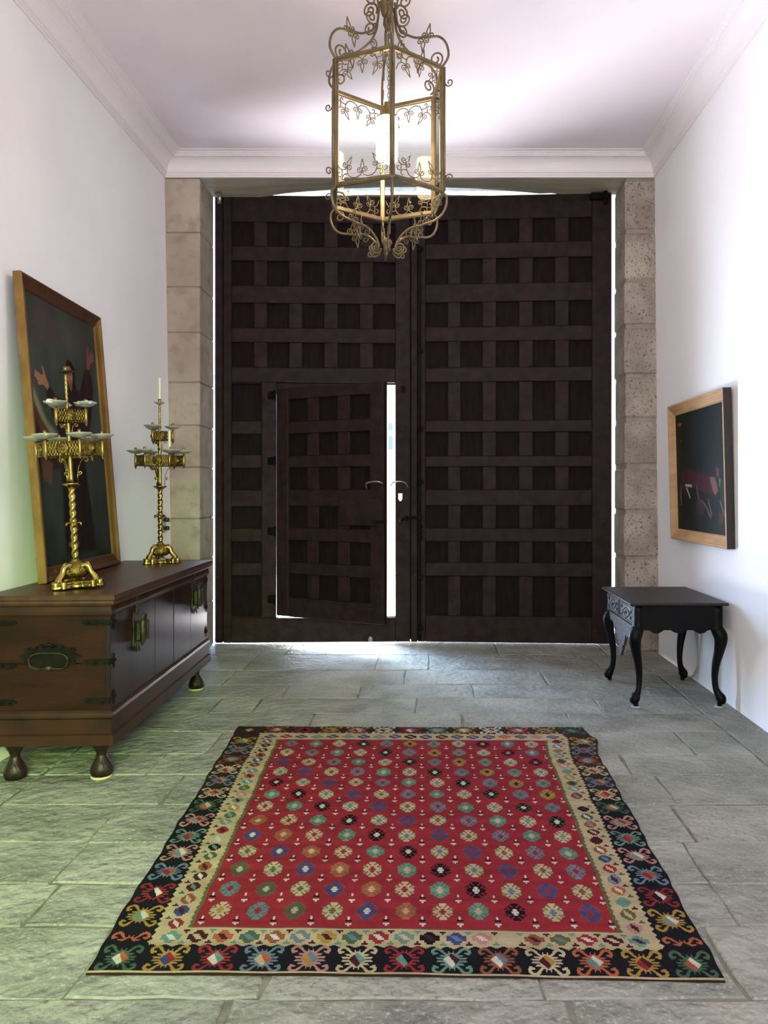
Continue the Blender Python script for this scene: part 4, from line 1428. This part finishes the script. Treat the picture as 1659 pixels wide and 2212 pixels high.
# leaning painting on the chest: local x runs away from the camera, local -y faces the room
pL = Vector((-2.060, 4.20, 0.9055))
ux = Vector((-0.058, 1.15, 0)).normalized()
hv = Vector((-0.136, 0, 1.68))
hv = (hv - ux * hv.dot(ux)).normalized()
ny = hv.cross(ux)           # local y axis
R3 = Matrix((ux, ny, hv)).transposed()
pr_ = empty('painting', pL, R3.to_euler(), label='tall dark oil painting of a robed figure with raised arms, leaning on the chest', cat='painting')
profL = [(0.0, 0.045), (0.0, 0.004), (0.006, 0.0), (0.016, 0.002), (0.030, 0.012), (0.052, 0.018), (0.070, 0.020), (0.080, 0.026), (0.080, 0.045)]
picture(pr_, 1.152, 1.675, profL, paint_saint(), M['canvas'], M['gilt'], M['gilt'], M['frame_wood'], 0.030)
# painting hung on the right wall: local x runs towards the camera
Yn, Yf = 5.025, 6.20
pR = Vector((1.872, Yf, 1.025))
ux = Vector((0.003, -1, 0)).normalized()
hv = Vector((-0.028, 0, 1.035)).normalized()
ny = hv.cross(ux)
R3 = Matrix((ux, ny, hv)).transposed()
pr_ = empty('painting', pR, R3.to_euler(), label='small dark oil painting in a pale gilt frame, hung on the right wall', cat='painting')
profR = [(0.0, 0.058), (0.0, 0.003), (0.006, 0.0), (0.014, 0.001), (0.020, 0.006), (0.062, 0.026), (0.070, 0.028), (0.080, 0.036), (0.080, 0.058)]
picture(pr_, Yf - Yn, 1.035, profR, paint_dark(), M['canvas'], M['pine'], M['dark_side'], M['pine'], 0.040)

# ------------------------------------------------------------------ table
tb = empty('side_table', (1.262, 5.02, 0), label='small black wooden table with curved legs against the right wall', cat='table')
MB().box((0, 0, 0.664), (0.63, 0.865, 0.683), 0.006).build('table_top', M['table_top'], tb)
bx0, bx1, by0, by1 = 0.034, 0.60, 0.036, 0.83
E_ = M['ebony']


def scallop(x0, x1, zt, pts):
    n = [(x0, zt), (x1, zt)]
    return n + [(x0 + (x1 - x0) * a, b) for a, b in pts]


zz = [(1, .486), (.93, .492), (.90, .504), (.84, .506), (.79, .486), (.74, .480), (.69, .494), (.66, .508), (.60, .508), (.56, .492), (.50, .482), (.44, .492), (.40, .508), (.34, .508), (.31, .494), (.26, .480), (.21, .486), (.16, .506), (.10, .504), (.07, .492), (0, .486)]
for y0_, y1_ in ((by0, by0 + .02), (by1 - .02, by1)):
    MB().prism(scallop(bx0, bx1, 0.664, zz), y0_, y1_, 'y').build('apron', E_, tb)
MB().prism(scallop(by0 + .02, by1 - .02, 0.664, zz), bx1 - .02, bx1, 'x').build('apron', E_, tb)
za = [(1, .50), (.94, .49), (.90, .45), (.85, .47), (.80, .45), (.74, .41), (.69, .43), (.66, .39), (.62, .345), (.585, .355), (.56, .31), (.53, .285), (.50, .258), (.47, .285), (.44, .31), (.415, .355), (.38, .345), (.34, .39), (.31, .43), (.26, .41), (.20, .45), (.15, .47), (.10, .45), (.06, .49), (0, .50)]
MB().prism(scallop(by0 + .02, by1 - .02, 0.524, za), bx0 + .004, bx0 + .022, 'x').build('carved_apron', M['carved'], tb)
MB().box((bx0, by0 + .02, 0.650), (bx0 + .022, by1 - .02, 0.664), 0.003).build('front_rail', E_, tb)
MB().box((bx0, by0 + .02, 0.516), (bx0 + .022, by1 - .02, 0.527), 0.003).build('front_rail', E_, tb)
MB().box((bx0, 0.426, 0.527), (bx0 + .022, 0.440, 0.650), 0.002).build('front_rail', E_, tb)
MB().box((bx0 + .02, by0 + .02, 0.50), (bx1 - .02, by1 - .02, 0.506)).build('drawer_bed', E_, tb)
for ya, yb in ((by0 + .024, 0.422), (0.444, by1 - .024)):
    m = MB()
    m.box((bx0 - 0.002, ya, 0.530), (bx0 + .016, yb, 0.647), 0.003)
    dr = m.build('drawer', M['carved'], tb)
    m = MB()
    yc, zc_, hw, hh = (ya + yb) / 2, 0.5885, (yb - ya) / 2 - .012, 0.046
    x = bx0 - 0.004
    m.tube([(x, yc - hw, zc_ - hh), (x, yc + hw, zc_ - hh), (x, yc + hw, zc_ + hh), (x, yc - hw, zc_ + hh), (x, yc - hw, zc_ - hh)], 0.003, 5)
    m.tube([(x, yc - hw * .55, zc_), (x, yc, zc_ + hh * .8), (x, yc + hw * .55, zc_), (x, yc, zc_ - hh * .8), (x, yc - hw * .55, zc_)], 0.0045, 5)
    for sx in (-1, 1):
        for sz in (-1, 1):
            sp = spiral((yc + sx * hw * .72, zc_ + sz * hh * .5), 0.018, 0, 1.2, 12, .2, sx * sz)
            m.tube([(x, a, b) for a, b in sp], 0.0028, 5)
    m.lathe([(0, 0), (.014, 0), (.011, .006), (.004, .008), (.006, .016), (0, .018)], 10, Matrix.Translation((bx0 - .002, yc, zc_)) @ Matrix.Rotation(-PI / 2, 4, 'Y'))
    m.build('carving', M['carved'], dr)
for (x, y, dx, dy, z0) in ((bx0 + .03, by0 + .03, -.75, -.4, .014), (bx1 - .03, by0 + .03, .8, -.4, .014), (bx0 + .03, by1 - .03, -.75, .4, 0.0), (bx1 - .03, by1 - .03, .75, .4, 0.0)):
    pp = [(0, .664, .030), (0, .52, .032), (.006, .495, .036), (.020, .46, .038), (.022, .42, .034), (.012, .35, .027), (-.002, .27, .022), (-.008, .19, .018), (-.004, .12, .017), (.008, .08, .021), (.020, .055, .028), (.024, .035, .027), (.018, .020, .018), (.016, .010, .013), (.016, 0, .014)]
    ks = smooth_path([(a, b, c) for a, b, c in pp], 3)
    m = MB()
    m.tube([(x + k[0] * dx * 1.4, y + k[0] * dy * 1.4, z0 + k[1] * (.664 - z0) / .664) for k in ks], [k[2] * 1.16 for k in ks], 12)
    m.build('leg', E_, tb)
for lab, x, y in (('small clear glass coaster under the front left table foot', bx0 + .03 - .017, by0 + .03 - .009), ('small clear glass coaster under the table foot nearest the right wall', bx1 - .03 + .010, by0 + .03 - .009)):
    m = MB()
    m.lathe([(0.026, 0.0), (0.030, 0.003), (0.030, 0.009), (0.027, 0.0125), (0.018, 0.0125), (0.0, 0.0125)], 20)
    tag(m.build('glass_coaster', M['pad_glass'], None, (1.262 + x, 5.02 + y, 0.0005)), lab, 'coaster', 'glass coasters under the table feet')
# cable down the wall behind the table
m = MB()
m.tube(smooth_path([(1.929, 5.60, 0.60), (1.925, 5.62, 0.45), (1.924, 5.66, 0.28), (1.922, 5.72, 0.12), (1.922, 5.84, 0.02), (1.918, 5.95, 0.008)]), 0.006, 8)
tag(m.build('cable', M['cable']), 'pale cable hanging down the right wall behind the black table', 'cable')

# ------------------------------------------------------------------ lantern
LX, LY, LZ = -0.239, 4.10, 2.625
ln = empty('lantern', (LX, LY, LZ), label='hanging six-sided brass lantern with glass panes and iron scrolls, lit', cat='lantern')
RL_ = 0.310
ZT_, ZB_ = 3.540 - LZ, 2.918 - LZ
angs = [math.radians(8 + 60 * k) - PI / 2 for k in range(6)]
vt = [(RL_ * math.cos(a), RL_ * math.sin(a)) for a in angs]
LM = M['lantern_metal']
SW = math.dist(vt[0], vt[1])


def fleur(m, c, ang, s, T, r=0.0024):
    """small pointed bud with two curls: c base point, ang direction"""
    ca, sa = math.cos(ang), math.sin(ang)
    P = lambda x, y: T(c[0] + (x * sa + y * ca) * s, c[1] + (-x * ca + y * sa) * s)
    for sg in (-1, 1):
        m.tube(smooth_path([P(sg * x, y) for x, y in ((0, -.1), (.10, .15), (.30, .55), (.20, 1.0), (.05, 1.5), (0, 1.75))], 2), r, 5)
        m.tube(smooth_path([P(sg * x, y) for x, y in ((0, 0), (.22, -.28), (.62, -.34), (.90, 0), (.72, .36), (.40, .24), (.46, -.02), (.62, .04))], 2), r, 5)


def face_scroll():
    """ironwork standing on the lower rail of one side; local x along the side, z up"""
    m = MB()
    T = lambda x, z: Vector((x, 0, z))
    arc = lambda pts, r=0.0026: m.tube(smooth_path([T(*p) for p in pts], 3), r, 5)
    h = SW / 2
    fleur(m, (0, 0.038), PI / 2, 0.030, T)
    for sg in (-1, 1):
        arc([(0, 0.030), (sg * .010, .014), (sg * .035, .004), (sg * .065, .012), (sg * .080, .040), (sg * .078, .062)])
        fleur(m, (sg * .083, .066), PI / 2 + sg * 0.55, 0.030, T)
        arc([(sg * .078, .062), (sg * .10, .052), (sg * .125, .062), (sg * .140, .095)])
        arc([(sg * .112, .055), (sg * .112, .025), (sg * .130, .022), (sg * .134, .038), (sg * .122, .042)])
        arc([(sg * .080, .030), (sg * .100, .028), (sg * .112, .012), (sg * .102, .002), (sg * .095, .012)])
    return m


fs_obj = None
for k in range(6):
    (x0, y0), (x1, y1) = vt[k], vt[(k + 1) % 6]
    mx_, my_ = (x0 + x1) / 2, (y0 + y1) / 2
    rz = math.atan2(y1 - y0, x1 - x0)
    # corner post, rails
    a = angs[k]
    m = MB()
    Tm = Matrix.Translation((x0, y0, 0)) @ Matrix.Rotation(a, 4, 'Z')
    m.box((-0.012, -0.013, ZB_ - 0.012), (0.009, 0.013, ZT_ + 0.012), 0.004, Tm)
    m.tube([(x0 * 1.035, y0 * 1.035, ZB_), (x0 * 1.035, y0 * 1.035, ZT_)], 0.006, 8)
    m.build('corner_post', LM, ln)
    for z in (ZB_, ZT_):
        m = MB()
        m.box((-SW / 2 + .008, -0.009, -0.011), (SW / 2 - .008, 0.009, 0.011), 0.003)
        m.box((-SW / 2 + .008, -0.013, -0.006), (SW / 2 - .008, -0.006, 0.004), 0.002)
        m.build('rail', LM, ln, (mx_, my_, z), (0, 0, rz))
    MB().box((-SW / 2 + .012, -0.001, ZB_ + .008), (SW / 2 - .012, 0.001, ZT_ - .008)).build('glass_pane', M['pane'], ln, (mx_, my_, 0), (0, 0, rz))
    ox, oy = mx_ * 1.045, my_ * 1.045
    if fs_obj is None:
        fs_obj = face_scroll().build('scrollwork', LM, ln, (ox, oy, ZB_ + .012), (0, 0, rz))
    else:
        inst(fs_obj, ln, (ox, oy, ZB_ + .012), (0, 0, rz))
    inst(fs_obj, ln, (ox, oy, ZT_ - .012), (PI, 0, rz))
    # crown and lower brackets in the radial plane
    Tr = lambda r_, z: Vector((r_, 0, z))
    m = MB()
    P = [(.308, 3.545), (.341, 3.589), (.338, 3.640), (.318, 3.680), (.285, 3.705), (.245, 3.710), (.217, 3.718), (.171, 3.722), (.134, 3.738), (.090, 3.768), (.062, 3.815), (.052, 3.87), (.045, 3.93)]
    m.tube(smooth_path([Tr(a_, b_ - LZ) for a_, b_ in P], 4), 0.0062, 7)
    sp = spiral((0.275, 3.592 - LZ), 0.040, -1.2, 1.35, 20, .25)
    m.tube([Tr(.290, 3.552 - LZ)] + [Tr(*p) for p in sp], 0.0048, 6)
    fleur(m, (.230, 3.722 - LZ), 1.95 - .6, 0.034, Tr, .0034)
    fleur(m, (.205, 3.700 - LZ), -1.95 + .3, 0.034, Tr, .0034)
    sp = spiral((0.098, 3.832 - LZ), 0.036, -2.4, 1.5, 22, .2)
    m.tube([Tr(.070, 3.80 - LZ)] + [Tr(*p) for p in sp], 0.0045, 6)
    sp = spiral((0.100, 3.925 - LZ), 0.045, -2.6, 1.6, 24, .2, -1)
    m.tube([Tr(.050, 3.90 - LZ)] + [Tr(*p) for p in sp], 0.0050, 6)
    sp = spiral((0.085, 3.700 - LZ), 0.026, 1.4, 1.3, 18, .2)
    m.tube([Tr(*p) for p in sp], 0.0036, 6)
    m.build('crown_scroll', LM, ln, (0, 0, 0), (0, 0, a))
    m = MB()
    P = [(.308, 2.910), (.332, 2.885), (.330, 2.840), (.306, 2.797), (.265, 2.772), (.222, 2.764), (.190, 2.756), (.134, 2.750), (.095, 2.730), (.062, 2.695), (.046, 2.66)]
    m.tube(smooth_path([Tr(a_, b_ - LZ) for a_, b_ in P], 4), 0.0062, 7)
    sp = spiral((0.070, 2.655 - LZ), 0.033, PI, 1.9, 26, .15, 1)
    m.tube([Tr(*p) for p in sp], 0.0055, 6)
    sp = spiral((0.095, 2.628 - LZ + .012), 0.018, 2.0, 1.2, 14, .25, -1)
    m.tube([Tr(*p) for p in sp], 0.0042, 6)
    sp = spiral((0.278, 2.862 - LZ), 0.030, .6, 1.3, 18, .25)
    m.tube([Tr(.300, 2.905 - LZ)] + [Tr(*p) for p in sp], 0.0046, 6)
    fleur(m, (.205, 2.775 - LZ), PI / 2 + .2, 0.032, Tr, .0034)
    fleur(m, (.175, 2.740 - LZ), -PI / 2 - .1, 0.032, Tr, .0034)
    sp = spiral((0.125, 2.724 - LZ), 0.020, 1.2, 1.2, 14, .25)
    m.tube([Tr(*p) for p in sp], 0.0036, 6)
    m.tube(smooth_path([Tr(.150, 2.752 - LZ), Tr(.160, 2.775 - LZ), Tr(.155, 2.80 - LZ)], 3), [.006] * 3 + [.005, .004, .003, .002], 6)
    m.build('lower_scroll', LM, ln, (0, 0, 0), (0, 0, a))
    # little curls on the corner posts
    for zc_, sg in ((ZT_ - .10, 1), (ZB_ + .08, -1)):
        m = MB()
        sp = spiral((RL_ + .038, zc_ + sg * .02), 0.022, PI, 1.2, 14, .25, sg)
        m.tube([Tr(RL_ + .010, zc_ - sg * .02)] + [Tr(*p) for p in sp], 0.0036, 6)
        m.build('side_curl', LM, ln, (0, 0, 0), (0, 0, a))
# hub and finial
m = MB()
m.lathe([(0.002, 0.0), (0.008, 0.006), (0.006, 0.014), (0.014, 0.022), (0.020, 0.032), (0.017, 0.045), (0.024, 0.056), (0.028, 0.066), (0.022, 0.080), (0.010, 0.090)], 16)
m.build('finial', LM, ln)
m = MB()
z0 = 3.885 - LZ
m.lathe([(0.010, z0 - .02), (0.024, z0 - .012), (0.030, z0), (0.032, z0 + .01), (0.034, z0 + .02), (0.034, z0 + .16), (0.042, z0 + .17), (0.026, z0 + .19), (0.012, z0 + .20)], 24, None, lambda q, z: 1 + .03 * math.cos(12 * q) * (z0 + .02 < z < z0 + .165))
m.build('crown_tube', LM, ln)
m = MB()
for q in range(3):
    a = 2 * PI * q / 3 + .4
    m.tube([(0.012 * math.cos(a), 0.012 * math.sin(a), z0 - .02), (0.016 * math.cos(a), 0.016 * math.sin(a), z0 - .05), (0.004 * math.cos(a), 0.004 * math.sin(a), z0 - .09)], [.010, .009, .003], 6)
m.build('leaf_cluster', LM, ln)


def chain(m, x, y, za, zb, step=.024, r=.0022, w=.006):
    k = 0
    z = za
    while z > zb:
        pts = []
        for i in range(9):
            a = 2 * PI * i / 8
            u, v = w * math.cos(a), step * .62 * math.sin(a)
            pts.append((x + (u if k % 2 else 0), y + (0 if k % 2 else u), z + v))
        m.tube(pts, r, 4, cap=False)
        z -= step
        k += 1


m = MB()
chain(m, 0.008, 0.01, z0 - .09, 3.415 - LZ, .022, .0018, .005)
m.build('inner_chain', LM, ln)
m = MB()
chain(m, 0.0, 0.0, ZC - LZ - .05, z0 + .20, .030, .003, .008)
m.build('chain', LM, ln)
m = MB()
zr_ = ZC - LZ
m.lathe([(0.008, zr_ - .055), (0.020, zr_ - .045), (0.055, zr_ - .02), (0.065, zr_ - .006), (0.065, zr_ - 0.0005)], 24)
m.build('ceiling_rose', LM, ln)
# lamp: bell cap, glowing glass cylinder
m = MB()
zc0 = 3.335 - LZ
m.lathe([(0.060, zc0), (0.052, zc0 + .006), (0.040, zc0 + .022), (0.030, zc0 + .040), (0.026, zc0 + .05), (0.020, zc0 + .066), (0.016, zc0 + .070), (0.014, zc0 + .086), (0.004, zc0 + .092)], 20)
m.build('bell_cap', M['brass'], ln)
m = MB()
m.lathe([(0.046, 3.115 - LZ), (0.056, 3.125 - LZ), (0.057, 3.333 - LZ), (0.050, 3.334 - LZ)], 28)
lamp = m.build('lamp_glass', M['bulb'], ln)
pl = light('lamp_light', 'POINT', (LX, LY, 3.22), (0, 0, 0), 24, (1.0, 0.70, 0.46))
pl.data.shadow_soft_size = 0.07
